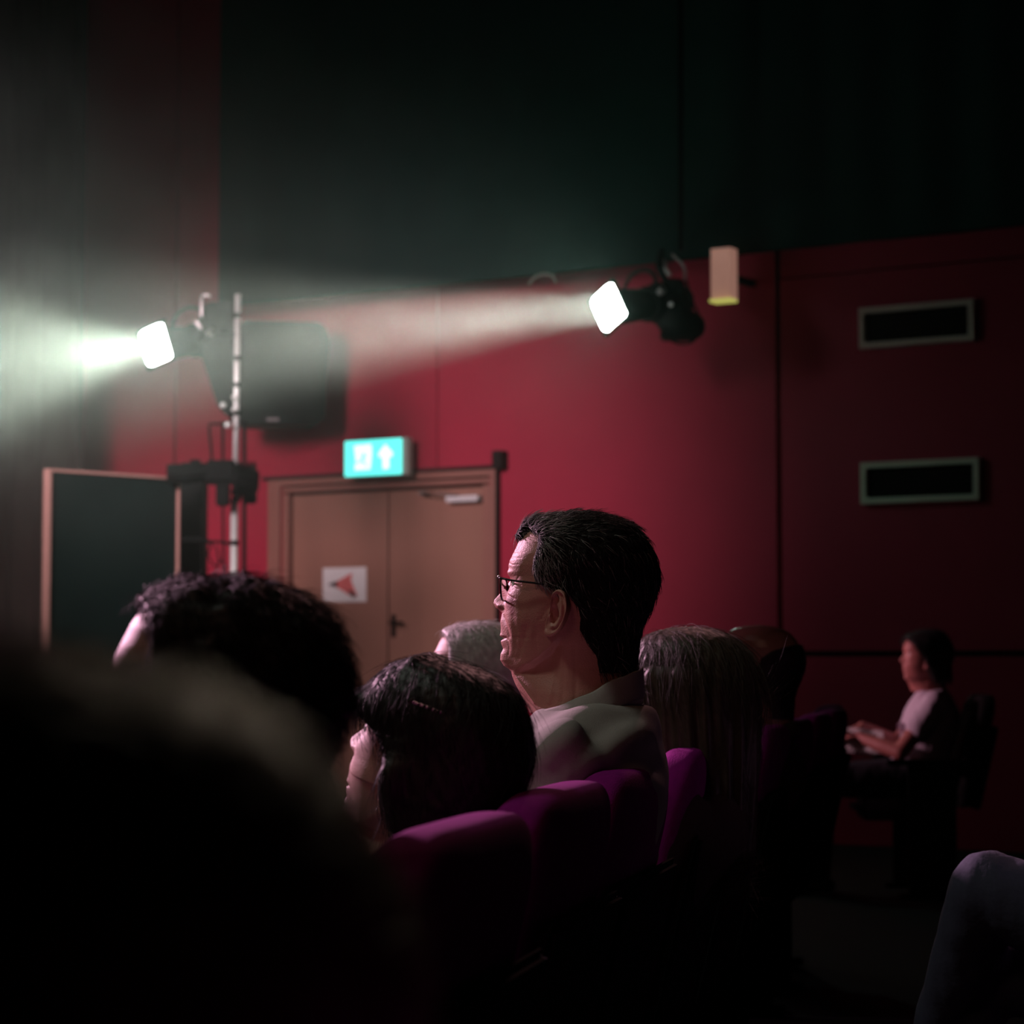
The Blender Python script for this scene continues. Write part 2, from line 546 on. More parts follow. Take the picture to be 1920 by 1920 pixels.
boxo('architrave_lip', (ob + 0.012, -0.022, ztt / 2), (0.02, 0.045, ztt), M['darkgap'], dr, bevel=0.004)
# closer
x0, z0 = wh(834, 936, 0.06); x1, _ = wh(894, 936, 0.06)
dc = empty('door_closer', 'white door closer bar near the top of the right door leaf', 'door closer'); dc.matrix_world = WM
boxo('closer_body', ((x0 + x1) / 2, -0.02, z0), (x1 - x0, 0.07, 0.042), M['closer'], dc, bevel=0.008)
bm = bmesh.new()
tube(bm, [(x0 + .1, -0.05, z0 + .02), (x0 - 0.05, -0.09, z0 + .04), (x0 - 0.19, -0.05, z0 + 0.045)], [0.007] * 3, 8)
build('closer_arm', bm, M['steel'], dc)
boxo('arm_bracket', (x0 - 0.19, -0.035, z0 + .05), (0.06, 0.03, 0.02), M['steel'], dc)
# sensor box at the door corner
sx, sz = wh(935, 862, 0.06)
sb = on_wall('sensor_box', (sx, -0.045, sz), (0.075, 0.09, 0.12), M['darkgap'], bevel=0.01)
tag(sb, 'small dark sensor box at the upper right corner of the door frame', 'sensor')

# paper notice
pn = empty('paper_notice', 'white paper notice with a red arrow on the left door leaf', 'notice'); pn.matrix_world = WM
x0, z1 = wh(603, 1065); x1, z0 = wh(684, 1128)
boxo('sheet', ((x0 + x1) / 2, 0.017, (z0 + z1) / 2), (x1 - x0, 0.003, z1 - z0), M['paper'], pn)


def wpoly(name, pxs, y0, y1, m, parent, off=0.0):
    bm = bmesh.new()
    prism(bm, [wh(x, y, off) for x, y in pxs], y0, y1)
    return build(name, bm, m, parent)


wpoly('arrow_print', [(629, 1090), (658, 1074), (656, 1089), (668, 1118), (660, 1120), (629, 1101)], 0.0135, 0.0152, M['ink_red'], pn)
wpoly('arrow_tip', [(612, 1096), (630, 1089), (630, 1102)], 0.0135, 0.0152, M['ink_black'], pn)
wpoly('arrow_corner', [(650, 1108), (656, 1106), (667, 1118), (660, 1121)], 0.0128, 0.0134, M['ink_black'], pn)

# exit sign on a bracket above the door
OFF = 0.16
es = empty('exit_sign', 'glowing green running-man exit sign with an up arrow above the double door', 'sign'); es.matrix_world = WM
x0, z1 = wh(647, 828, OFF); x1, z0 = wh(761, 888, OFF)
boxo('sign_housing', ((x0 + x1) / 2 + .004, -OFF + 0.035, (z0 + z1) / 2), (x1 - x0 + 0.012, 0.06, z1 - z0 + .012), M['signbox'], es, bevel=0.006)
x1b, _ = wh(753, 828, OFF)
boxo('sign_face', ((x0 + x1b) / 2, -OFF, (z0 + z1) / 2), (x1b - x0, 0.008, z1 - z0), M['signgreen'], es, bevel=0.002)
for xx in (x0 + .1, x1 - .1):
    boxo('sign_bracket', (xx, -0.05, (z0 + z1) / 2), (0.02, 0.12, 0.03), M['signbox'], es)
wpoly('pictogram_doorway', [(665, 836), (697, 833), (698, 851), (695, 880), (666, 882), (668, 862)], -OFF - .008, -OFF - .003, M['signwhite'], es, OFF)
wpoly('pictogram_arrow', [(723.5, 833), (738, 850), (735, 857), (730, 856), (730.5, 878), (719, 880), (718, 857), (711, 857), (711, 850)], -OFF - .008, -OFF - .003, M['signwhite'], es, OFF)
for pl in ([(682, 849), (686, 849), (683, 862), (679, 868), (668, 869), (668, 866), (677, 865)],
           [(683, 861), (690, 874), (687, 875), (681, 864)], [(683, 850), (690, 857), (688, 859), (682, 854)]):
    wpoly('pictogram_runner', pl, -OFF - .011, -OFF - .008, M['signman'], es, OFF)

# ventilation openings on the right panel
for k, (pa, pb) in enumerate((((1610, 578), (1825, 636)), ((1613, 868), (1831, 937)))):
    x0, z1 = wh(pa[0], pa[1], 0.03)
    x1, _ = wh(pb[0], 600, 0.03)
    z0 = wh(pa[0], (654, 945)[k], 0.03)[1]
    v = empty('wall_vent', ('cream-framed black slot vent high on the dark right wall, the upper of two',
                            'cream-framed black slot vent on the dark right wall, the lower of two')[k], 'vent', group='slot vents on the right wall')
    v.matrix_world = WM
    fw = 0.034
    bm = bmesh.new()
    box(bm, ((x0 + x1) / 2, -0.01, z1 - fw / 2), (x1 - x0, 0.05, fw))
    box(bm, ((x0 + x1) / 2, -0.01, z0 + fw / 2), (x1 - x0, 0.05, fw))
    box(bm, (x0 + fw / 2, -0.01, (z0 + z1) / 2), (fw, 0.05, z1 - z0 - fw * 2))
    box(bm, (x1 - fw / 2, -0.01, (z0 + z1) / 2), (fw, 0.05, z1 - z0 - fw * 2))
    build('vent_frame', bm, M['ventframe'], v)
    boxo('vent_back', ((x0 + x1) / 2, 0.008, (z0 + z1) / 2), (x1 - x0 - fw * 2, 0.006, z1 - z0 - fw * 2), M['darkgap'], v)
    for i in range(5):
        zz = z0 + fw + (z1 - z0 - 2 * fw) * (i + .5) / 5
        boxo('slat', ((x0 + x1) / 2, -0.004, zz), (x1 - x0 - fw * 2, 0.018, 0.004), M['black'], v, rot=Matrix.Rotation(0.6, 3, 'X'))

# ------------------------------------------------------------------ lamps
def profile_spot(name, label, lens_px, depth, yaw, tilt, roll, size, body_len=0.62):
    """theatre profile lantern; local -Y = the way it shines.  yaw: 0 = straight at the camera, + = to the left"""
    c = P(lens_px[0], lens_px[1], depth)
    e = empty(name, label, 'spotlight', c)
    e.rotation_euler = (Matrix.Rotation(-yaw, 4, 'Z') @ Matrix.Rotation(tilt, 4, 'X') @ Matrix.Rotation(roll, 4, 'Y')).to_euler()
    h = size / 2
    # glass: slightly domed, rounded square
    n = 28
    rings = []
    for rr, yy in ((0.15, -0.022), (0.5, -0.018), (0.8, -0.010), (1.0, 0.0)):
        ring = []
        for i in range(n):
            a = 2 * math.pi * i / n
            q = 0.35
            cx = math.copysign(abs(math.cos(a)) ** q, math.cos(a)); cz = math.copysign(abs(math.sin(a)) ** q, math.sin(a))
            ring.append((cx * h * rr, yy, cz * h * rr))
        rings.append(ring)
    rings.append([(x, 0.012, z) for x, _, z in rings[-1]])
    lens = link('lens', mesh_from_grid('lens', np.array(rings)), M['lens'], e, True)
    # gel frame
    bm = bmesh.new()
    t = 0.014
    for cx, cz, sx_, sz_ in ((0, h + t / 2, size + 2 * t, t), (0, -h - t / 2, size + 2 * t, t), (h + t / 2, 0, t, size), (-h - t / 2, 0, t, size)):
        box(bm, (cx, 0.012, cz), (sx_, 0.022, sz_))
    build('gel_frame', bm, M['black'], e)
    bm = bmesh.new()
    cyl(bm, (0, 0.02, 0), (0, 0.02 + body_len * 0.5, 0), h * 0.98, 28, h * 0.80)
    build('barrel', bm, M['black'], e)
    bm = bmesh.new()
    cyl(bm, (0, body_len * .5, 0), (0, body_len * .62, 0), h * 0.95, 28)
    cyl(bm, (0, body_len * .62, 0), (0, body_len, 0), h * 1.05, 28, h * 0.8)
    for i in range(5):
        cyl(bm, (0, body_len * (.65 + .06 * i), 0), (0, body_len * (.665 + .06 * i), 0), h * 1.12 - .01 * i, 28)
    build('lamp_housing', bm, M['black'], e)
    bm = bmesh.new()
    yk = body_len * .5
    tube(bm, [(-h - .03, yk, 0), (-h - .03, yk, h * 1.2), (-h * .5, yk, h * 1.75), (h * .5, yk, h * 1.75), (h + .03, yk, h * 1.2), (h + .03, yk, 0)], [0.012] * 6, 8)
    build('yoke', bm, M['black'], e)
    for s_ in (-1, 1):
        bm = bmesh.new()
        cyl(bm, (s_ * (h + .06), yk, 0), (s_ * (h + .02), yk, 0), 0.022)
        build('tilt_knob', bm, M['steel'], e)
    return e


def beam(e, size, spread, power, color):
    l = bpy.data.lights.new('beam_light', 'AREA')
    l.shape = 'DISK'; l.size = size * 0.86
    l.spread = math.radians(spread)
    l.energy = power; l.color = color
    o = bpy.data.objects.new('beam_light', l)
    COL.objects.link(o)
    m = e.matrix_basis
    o.matrix_world = m @ Matrix.Translation((0, -0.04, 0)) @ Matrix.Rotation(-math.pi / 2, 4, 'X')
    return o


YAW_L, YAW_R = math.radians(38), math.radians(50)
lampL = profile_spot('profile_spotlight', 'blazing white spotlight on the chrome stand, left of the two, beaming left', (291, 647), 13.2, YAW_L, math.radians(11), math.radians(-12), 0.215)
lampR = profile_spot('profile_spotlight', 'blazing white spotlight hung right of the stand, beaming left over the exit sign', (1140, 577), 13.2, YAW_R, math.radians(9.5), math.radians(-24), 0.225)
beam(lampL, 0.215, 44, 30, (0.95, 1.0, 0.84))
beam(lampR, 0.225, 18, 27, (1.0, 0.93, 0.86))
for e, pw in ((lampL, 4.0), (lampR, 7.0)):
    p = e.matrix_basis @ Vector((0, -0.15, 0))
    point('lamp_spill', p, pw, (0.42, 1.0, 0.78), 0.06)

# ------------------------------------------------------------------ lighting stand
D_ST = 13.35
base = P(437, 1240, D_ST)
bx, by = base.x, base.y
st = empty('lighting_stand', 'tall chrome lighting stand at the left of the double door', 'stand', (bx, by, 0))


def SP(px, py, dy=0.0):
    p = P(px, py, D_ST + dy)
    return Vector((p.x - bx, p.y - by, p.z))


ztop = SP(442, 552).z
bm = bmesh.new()
cyl(bm, (0, 0, 0.12), (0, 0, SP(435, 935).z), 0.021, 24)
build('pole', bm, M['chrome'], st, True)
bm = bmesh.new()
cyl(bm, (0.005, 0, SP(435, 935).z), (0.012, 0, ztop), 0.017, 24)
build('pole', bm, M['chrome'], st, True)
for y in (592, 672, 722, 775, 922, 938, 1018):
    bm = bmesh.new()
    z = SP(435, y).z
    cyl(bm, (0.004, 0, z - .014), (0.004, 0, z + .014), 0.026, 20)
    build('pole_collar', bm, M['black'], st)
bm = bmesh.new()
q = [SP(*p) for p in ((368, 596), (380, 566), (430, 560), (443, 575), (444, 770), (432, 785), (408, 765), (376, 668))]
prism(bm, [(p.x, p.z) for p in q], 0.02, 0.24)
bmesh.ops.bevel(bm, geom=bm.edges[:], offset=0.015, segments=2, affect='EDGES')
build('ballast_housing', bm, M['black'], st)
bm = bmesh.new()
cyl(bm, SP(458, 1090), SP(458, 790), 0.012, 14)
cyl(bm, SP(419, 1090, .05), SP(417, 800, .05), 0.007, 12)
build('back_tube', bm, M['black'], st)
bm = bmesh.new()
tube(bm, [SP(435, 790), SP(410, 795), SP(393, 797), SP(395, 830), SP(398, 872)], [0.008] * 5, 8)
tube(bm, [SP(418, 797), SP(418, 870)], [0.008] * 2, 8)
build('bracket_arm', bm, M['black'], st)
for (x, y, r) in ((427, 797, 0.020), (418, 760, 0.018), (438, 745, 0.014), (438, 768, 0.013)):
    bm = bmesh.new(); bmesh.ops.create_uvsphere(bm, u_segments=16, v_segments=10, radius=r)
    bmesh.ops.translate(bm, verts=bm.verts, vec=SP(x, y, -0.06))
    build('wing_knob', bm, M['chrome'], st, True)
bm = bmesh.new()
tube(bm, [SP(345, 1012), SP(380, 1012), SP(395, 1018)], [0.014, 0.014, 0.010], 10)
tube(bm, [SP(395, 1016), SP(420, 1017), SP(440, 1024)], [0.008, 0.008, 0.012], 10)
build('side_arm', bm, M['black'], st)
bm = bmesh.new()
tube(bm, [SP(398, 1020), SP(390, 1040), SP(404, 1062), SP(418, 1048), SP(424, 1075)], [0.005] * 5, 8)
tube(bm, [SP(405, 1024), SP(410, 1050), SP(402, 1085)], [0.005] * 3, 8)
build('cable', bm, M['black'], st)
for k in range(3):
    a = 2.1 * k + 0.6
    bm = bmesh.new()
    tube(bm, [(0.02 * math.cos(a), 0.02 * math.sin(a), 0.75), (0.5 * math.cos(a), 0.5 * math.sin(a), 0.04)], [0.012, 0.012], 8)
    build('leg', bm, M['steel'], st)
bm = bmesh.new()
tube(bm, [SP(378, 592), SP(379, 556), SP(392, 555)], [0.012, 0.010, 0.010], 10)
tube(bm, [SP(368, 604), SP(376, 614)], [0.012, 0.012], 10)
build('hook_clamp', bm, M['steel'], st)
bm = bmesh.new()
tube(bm, [SP(372, 640), SP(405, 625), SP(443, 628)], [0.020, 0.018, 0.016], 10)
build('lamp_arm', bm, M['black'], st)

# black lantern mounted low on the stand, seen side on
ml = empty('stage_lantern', 'black stage lantern clamped across the chrome stand, switched off', 'spotlight', (bx, by, 0))
bm = bmesh.new()
cyl(bm, SP(315, 889, -.09), SP(345, 888, -.09), 0.058, 24)
cyl(bm, SP(345, 888, -.09), SP(390, 884, -.09), 0.066, 24, 0.05)
build('barrel', bm, M['black'], ml, bevel=0)
bm = bmesh.new()
box(bm, SP(415, 886, -.09), (0.20, 0.13, 0.14))
bmesh.ops.bevel(bm, geom=bm.edges[:], offset=0.025, segments=3, affect='EDGES')
cyl(bm, SP(366, 862, -.09), SP(366, 880, -.09), 0.03)
build('lamp_housing', bm, M['black'], ml)
bm = bmesh.new()
cyl(bm, SP(440, 900, -.09), SP(484, 903, -.09), 0.095, 20, 0.06)
for i in range(4):
    cyl(bm, SP(448 + 9 * i, 902, -.09), SP(451 + 9 * i, 902, -.09), 0.115, 20)
build('cooling_fins', bm, M['black'], ml)
bm = bmesh.new()
for c_, s_ in ((SP(418, 928, -.09), (0.075, 0.08, 0.13)), (SP(470, 935, -.05), (0.07, 0.06, 0.06))):
    bm = bmesh.new(); box(bm, c_, s_)
    bmesh.ops.bevel(bm, geom=bm.edges[:], offset=0.01, segments=2, affect='EDGES')
    build('junction_box', bm, M['black'], ml)

# loudspeaker hung on the wall behind the stand
c = P(528, 703, 15.45)
sp_ = empty('loudspeaker', 'large dark loudspeaker mounted behind the stand, left of the exit sign', 'speaker', c, math.radians(12))
W, H = 0.63, 0.70
bm = bmesh.new()
prism(bm, [(-W * .46, -H * .47), (-W * .40, -H * .5), (W * .36, -H * .5), (W * .44, -H * .44), (W * .5, H * .30), (W * .46, H * .45), (W * .38, H * .5), (-W * .44, H * .5), (-W * .5, H * .4)], -0.14, 0.25)
bmesh.ops.bevel(bm, geom=bm.edges[:], offset=0.012, segments=2, affect='EDGES')
build('cabinet', bm, M['blackteal'], sp_)
bm = bmesh.new()
prism(bm, [(-W * .42, -H * .42), (W * .38, -H * .42), (W * .44, H * .30), (W * .36, H * .44), (-W * .42, H * .44)], -0.152, -0.142)
build('grille', bm, M['blackteal'], sp_)
bm = bmesh.new(); box(bm, (-0.075, -0.158, -H * .46), (0.08, 0.02, 0.02)); build('badge', bm, M['logo'], sp_)
bm = bmesh.new(); cyl(bm, (0, .25, 0), (0, 0.40, 0), 0.03); box(bm, (0, .26, 0), (.2, .02, .3)); build('wall_bracket', bm, M['black'], sp_)

# right-hand lamp's hanging gear
D_R = 13.45
hc = P(1260, 560, D_R)
hg = empty('moving_head_lantern', 'dark hanging lantern body with clamps right of the right spotlight', 'spotlight', hc)


def HP(px, py, dy=0.0):
    return P(px, py, D_R + dy) - hc


bm = bmesh.new()
cyl(bm, HP(1277, 470), HP(1275, -140), 0.016, 12)
build('drop_pipe', bm, M['black'], hg)
bm = bmesh.new()
tube(bm, [HP(1247, 585), HP(1268, 600), HP(1296, 612)], [0.085, 0.105, 0.085], 20)
build('lamp_housing', bm, M['black'], hg, True)
for c_, s_ in ((HP(1270, 628), (0.20, 0.14, 0.06)), (HP(1262, 540), (0.13, 0.12, 0.10))):
    bm = bmesh.new(); box(bm, c_, s_)
    bmesh.ops.bevel(bm, geom=bm.edges[:], offset=0.014, segments=2, affect='EDGES')
    build('base_box', bm, M['black'], hg)
bm = bmesh.new()
tube(bm, [HP(1238, 480), HP(1246, 492), HP(1248, 505), HP(1256, 515)], [0.012, 0.010, 0.012, 0.012], 10)
tube(bm, [HP(1226, 543), HP(1241, 535)], [0.012, 0.014], 10)
tube(bm, [HP(1262, 478), HP(1282, 500), HP(1285, 525)], [0.009] * 3, 10)
build('hook_clamp', bm, M['steel'], hg)
bm = bmesh.new()
tube(bm, [HP(1192, 562), HP(1234, 557)], [0.011, 0.011], 10)
build('spigot_rod', bm, M['chrome'], hg)
bm = bmesh.new(); bmesh.ops.create_uvsphere(bm, u_segments=12, v_segments=8, radius=0.014)
bmesh.ops.translate(bm, verts=bm.verts, vec=HP(1258, 571, -.13)); build('wing_knob', bm, M['chrome'], hg, True)
bm = bmesh.new()
tube(bm, [HP(1232, 520), HP(1215, 560), HP(1228, 600), HP(1262, 640), HP(1300, 640), HP(1312, 600), HP(1296, 560), HP(1285, 520)], [0.008] * 8, 8)
tube(bm, [HP(1240, 470), HP(1236, 500), HP(1250, 530)], [0.02, 0.025, 0.02], 8)
build('safety_cable', bm, M['black'], hg)

cl = bmesh.new()
tube(cl, [P(992, 532, 14.3), P(1003, 520, 14.3), P(1022, 514, 14.3), P(1037, 519, 14.3), P(1042, 528, 14.3)], [0.009] * 5, 8)
clo = build('cable_loop', cl, M['cable'], None, True)
tag(clo, 'small pale cable loop at the drape hem left of the right spotlight', 'cable')

# pale box lamp at the drape hem
x0, z1 = wh(1336, 468, 0.42); x1, z0 = wh(1374, 562, 0.42)
sl = empty('wall_sconce', 'pale pinkish oblong wall lamp at the drape hem, right of the right spotlight', 'wall lamp'); sl.matrix_world = WM
boxo('lamp_shade', ((x0 + x1) / 2, -0.40, (z0 + z1) / 2), (x1 - x0, 0.10, z1 - z0), M['sconce'], sl, bevel=0.008)
boxo('lit_lip', ((x0 + x1) / 2 + .008, -0.43, z0 - 0.004), (x1 - x0 + .01, 0.10, 0.018), M['sconcelit'], sl, bevel=0.004)
boxo('bracket', ((x0 + x1) / 2, -0.16, (z0 + z1) / 2), (0.04, 0.38, 0.04), M['black'], sl)

# black freestanding board and cabinet at the left
D_B = 13.0
pL, pR = P(84, 1240, D_B - 0.25), P(327, 1240, D_B + 0.35)
zL = P(84, 879, D_B - 0.25).z
bd = empty('display_board', 'tall black free-standing board with pale bare edges at the left', 'board', ((pL + pR) / 2).xy.to_3d())
L = (pR - pL).xy.length
bd.rotation_euler = (0, 0, math.atan2(pR.y - pL.y, pR.x - pL.x))
boxo('board_face', (0, 0, zL / 2 + .02), (L - 0.03, 0.035, zL - .05), M['blackteal'], bd)
bm = bmesh.new()
box(bm, (-L / 2, -0.005, zL / 2), (0.016, 0.06, zL)); box(bm, (L / 2, -0.005, zL / 2), (0.009, 0.06, zL))
box(bm, (0, -0.005, zL - .008), (L, 0.06, 0.016))
build('edge_trim', bm, M['boardedge'], bd)
bm = bmesh.new()
box(bm, (-L * .35, 0, 0.02), (0.05, 0.5, 0.04)); box(bm, (L * .35, 0, 0.02), (0.05, 0.5, 0.04))
build('foot', bm, M['black'], bd)
pc = P(358, 1240, 13.75)
cb = boxo('column_cabinet', (pc.x, pc.y, P(358, 890, 13.75).z / 2 + .01), (0.155, 0.25, P(358, 890, 13.75).z - .02), M['black'], None, bevel=0.01)
tag(cb, 'narrow black column cabinet between the black board and the chrome stand', 'cabinet')

# ------------------------------------------------------------------ theatre seats
SEAT_TOP = 0.945


def make_seat(loc, rot, label, group):
    e = empty('theatre_seat', label, 'seat', loc, rot, group)
    # backrest: padded, rounded shoulders, leaning back.  local +y = the way the sitter faces
    nr, nc = 46, 64
    V = np.zeros((nr, nc, 3))
    z0, z1 = 0.42, SEAT_TOP
    for i in range(nr):
        t = i / (nr - 1)
        a = math.pi / 2 * max(0.0, (t - 0.72) / 0.28)
        if t < 0.72:
            z = z0 + (z1 - z0 - 0.11) * t / 0.72; sh = 1.0
        else:
            z = z1 - 0.11 + 0.11 * math.sin(a); sh = math.cos(a)
        hw = 0.245 * (0.35 + 0.65 * sh ** 0.55) if sh > 0.02 else 0.245 * 0.36
        hd = 0.052 * max(sh, 0.02) ** 0.5 * (1.0 if t > 0.1 else 0.8)
        lean = -0.24 * (z - z0)
        for j in range(nc):
            b_ = 2 * math.pi * j / nc
            q = 0.55
            cx = math.copysign(abs(math.cos(b_)) ** q, math.cos(b_)); cy = math.copysign(abs(math.sin(b_)) ** q, math.sin(b_))
            x = cx * hw; y = cy * hd
            if y > 0: y *= 1.15 - 0.35 * math.exp(-(x / 0.16) ** 2) * (t < .8)
            V[i, j] = (x, lean + y, z)
    link('backrest', mesh_from_grid('backrest', V), M['seat'], e, True)
    bm = bmesh.new()
    box(bm, (0, -0.110, 0.60), (0.44, 0.02, 0.40), Matrix.Rotation(0.235, 3, 'X'))
    bmesh.ops.bevel(bm, geom=bm.edges[:], offset=0.008, segments=2, affect='EDGES')
    build('back_shell', bm, M['seatshell'], e)
    bm = bmesh.new()
    box(bm, (0, 0.27, 0.405), (0.46, 0.44, 0.10))
    bmesh.ops.bevel(bm, geom=bm.edges[:], offset=0.035, segments=4, affect='EDGES')
    build('seat_cushion', bm, M['seat'], e, True)
    for s in (-1, 1):
        bm = bmesh.new(); box(bm, (s * 0.275, 0.20, 0.63), (0.05, 0.34, 0.03))
        bmesh.ops.bevel(bm, geom=bm.edges[:], offset=0.01, segments=2, affect='EDGES')
        build('armrest', bm, M['wood'], e)
        bm = bmesh.new(); box(bm, (s * 0.275, 0.16, 0.31), (0.03, 0.22, 0.61)); box(bm, (s * 0.275, 0.16, 0.01), (0.05, 0.3, 0.02))
        build('leg', bm, M['seatshell'], e)
    return e


def dup(root, loc, rotz, label, group):
    r = root.copy(); COL.objects.link(r); r.location = loc; r.rotation_euler = (0, 0, rotz)
    r['label'] = label; r['group'] = group
    for ch in list(root.children):
        c_ = ch.copy(); COL.objects.link(c_); c_.parent = r
    return r


ROW = [  # depth, label
    (2.30, 'purple theatre seat nearest the camera, lower of the two foremost lit seat tops'),
    (2.92, 'purple theatre seat behind the woman with the hair clip'),
    (3.43, 'purple theatre seat behind the man in spectacles'),
    (4.30, 'purple theatre seat behind the long-haired woman, third lit hump from the front'),
    (4.95, 'purple theatre seat with a dim rounded top below the long hair'),
    (5.60, 'purple theatre seat just before the balding man, bright at its left edge'),
    (6.25, 'purple theatre seat behind the balding man in the collared shirt'),
    (6.90, 'dim purple theatre seat beyond the balding man'),
    (7.55, 'dim purple theatre seat in the row, last but one at the far end'),
    (8.20, 'farthest purple theatre seat of the row, a faint arc left of the programme'),
]
SROT = math.radians(77)


def row_x(d):
    return -0.072 + 0.218 * (d - 2.96) + (0.046 if d < 2.5 else 0.02 if d < 3.5 else -0.06 if d > 8 else 0.0)


seat0 = None
for d, lab in ROW:
    loc = (row_x(d), d, 0)
    if seat0 is None:
        seat0 = make_seat(loc, SROT, lab, 'purple seats of the row ahead')
    else:
        dup(seat0, loc, SROT, lab, 'purple seats of the row ahead')

# ------------------------------------------------------------------ people
# Head tables, measured on the bespectacled man: K metres per unit, forward = (900 - x) * KF, height above chin = (1530 - y) * K
K = 0.1780e-3
KF = K / 0.966


def T(*a):
    a = np.array(a, float)
    o = np.argsort(a[:, 0])
    return a[o]


F_T = T((2080, 600), (1990, 560), (1900, 505), (1760, 440), (1660, 392), (1590, 368), (1550, 362), (1530, 345), (1500, 298), (1450, 268), (1400, 272), (1352, 296),
        (1315, 280), (1290, 276), (1264, 294), (1240, 268), (1215, 276), (1180, 279), (1120, 275), (1060, 288), (1020, 305), (960, 328),
        (880, 346), (800, 364), (740, 374), (700, 362), (640, 352), (600, 362), (540, 392), (480, 420), (430, 440), (380, 470), (320, 530), (280, 610), (255, 720), (240, 850), (234, 950))
B_T = T((2080, 1380), (1900, 1400), (1500, 1405), (1400, 1408), (1300, 1415), (1200, 1432), (1100, 1460), (1000, 1505), (880, 1545), (760, 1565), (680, 1558), (560, 1515),
        (440, 1450), (350, 1370), (300, 1280), (260, 1150), (240, 1020), (234, 950))
W_T = T((2080, .068), (1900, .064), (1700, .058), (1600, .0565), (1520, .056), (1450, .0575), (1350, .0610), (1250, .0645), (1150, .0680), (1050, .0700), (950, .0710), (850, .0715),
        (750, .0730), (650, .0750), (550, .0755), (450, .0720), (380, .0660), (320, .0560), (280, .0450), (255, .0310), (240, .0150), (234, .003))
C_T = T((2080, 980), (1900, 930), (1600, 900), (1400, 900), (1100, 880), (900, 900), (700, 960), (500, 980), (300, 950), (234, 950))
N_T = T((2080, 2.0), (1600, 1.9), (1500, 1.75), (1400, 1.85), (1250, 2.0), (1100, 2.2), (900, 2.35), (700, 2.4), (500, 2.3), (300, 2.1), (234, 2.0))
FS_T = T((2080, 600), (1990, 560), (1900, 505), (1760, 440), (1660, 392), (1590, 368), (1550, 362), (1530, 352), (1500, 330), (1450, 312), (1400, 308), (1350, 308), (1250, 306), (1150, 308), (1060, 316), (960, 334),
         (880, 348), (800, 358), (740, 362), (700, 358), (640, 356), (600, 364), (540, 392), (480, 420), (430, 440), (380, 470), (320, 530), (280, 610), (255, 720), (240, 850), (234, 950))
NOSE_T = T((700, 0), (740, 2), (800, 34), (850, 62), (890, 92), (930, 119), (962, 119), (1000, 84), (1022, 42), (1050, 0))
NW_T = T((700, .006), (800, .0072), (880, .0085), (930, .0115), (970, .0140), (1010, .0135), (1050, .011))


def interp(t, y):
    return np.interp(y, t[:, 0], t[:, 1])


def sm(x):
    x = np.clip(x, 0, 1)
    return x * x * (3 - 2 * x)


def seg_dist(X, Y, poly):
    best = np.full(X.shape, 1e9)
    for (x0, y0), (x1, y1) in zip(poly[:-1], poly[1:]):
        dx, dy = x1 - x0, y1 - y0
        t = np.clip(((X - x0) * dx + (Y - y0) * dy) / (dx * dx + dy * dy), 0, 1)
        best = np.minimum(best, np.hypot(X - x0 - t * dx, Y - y0 - t * dy))
    return best


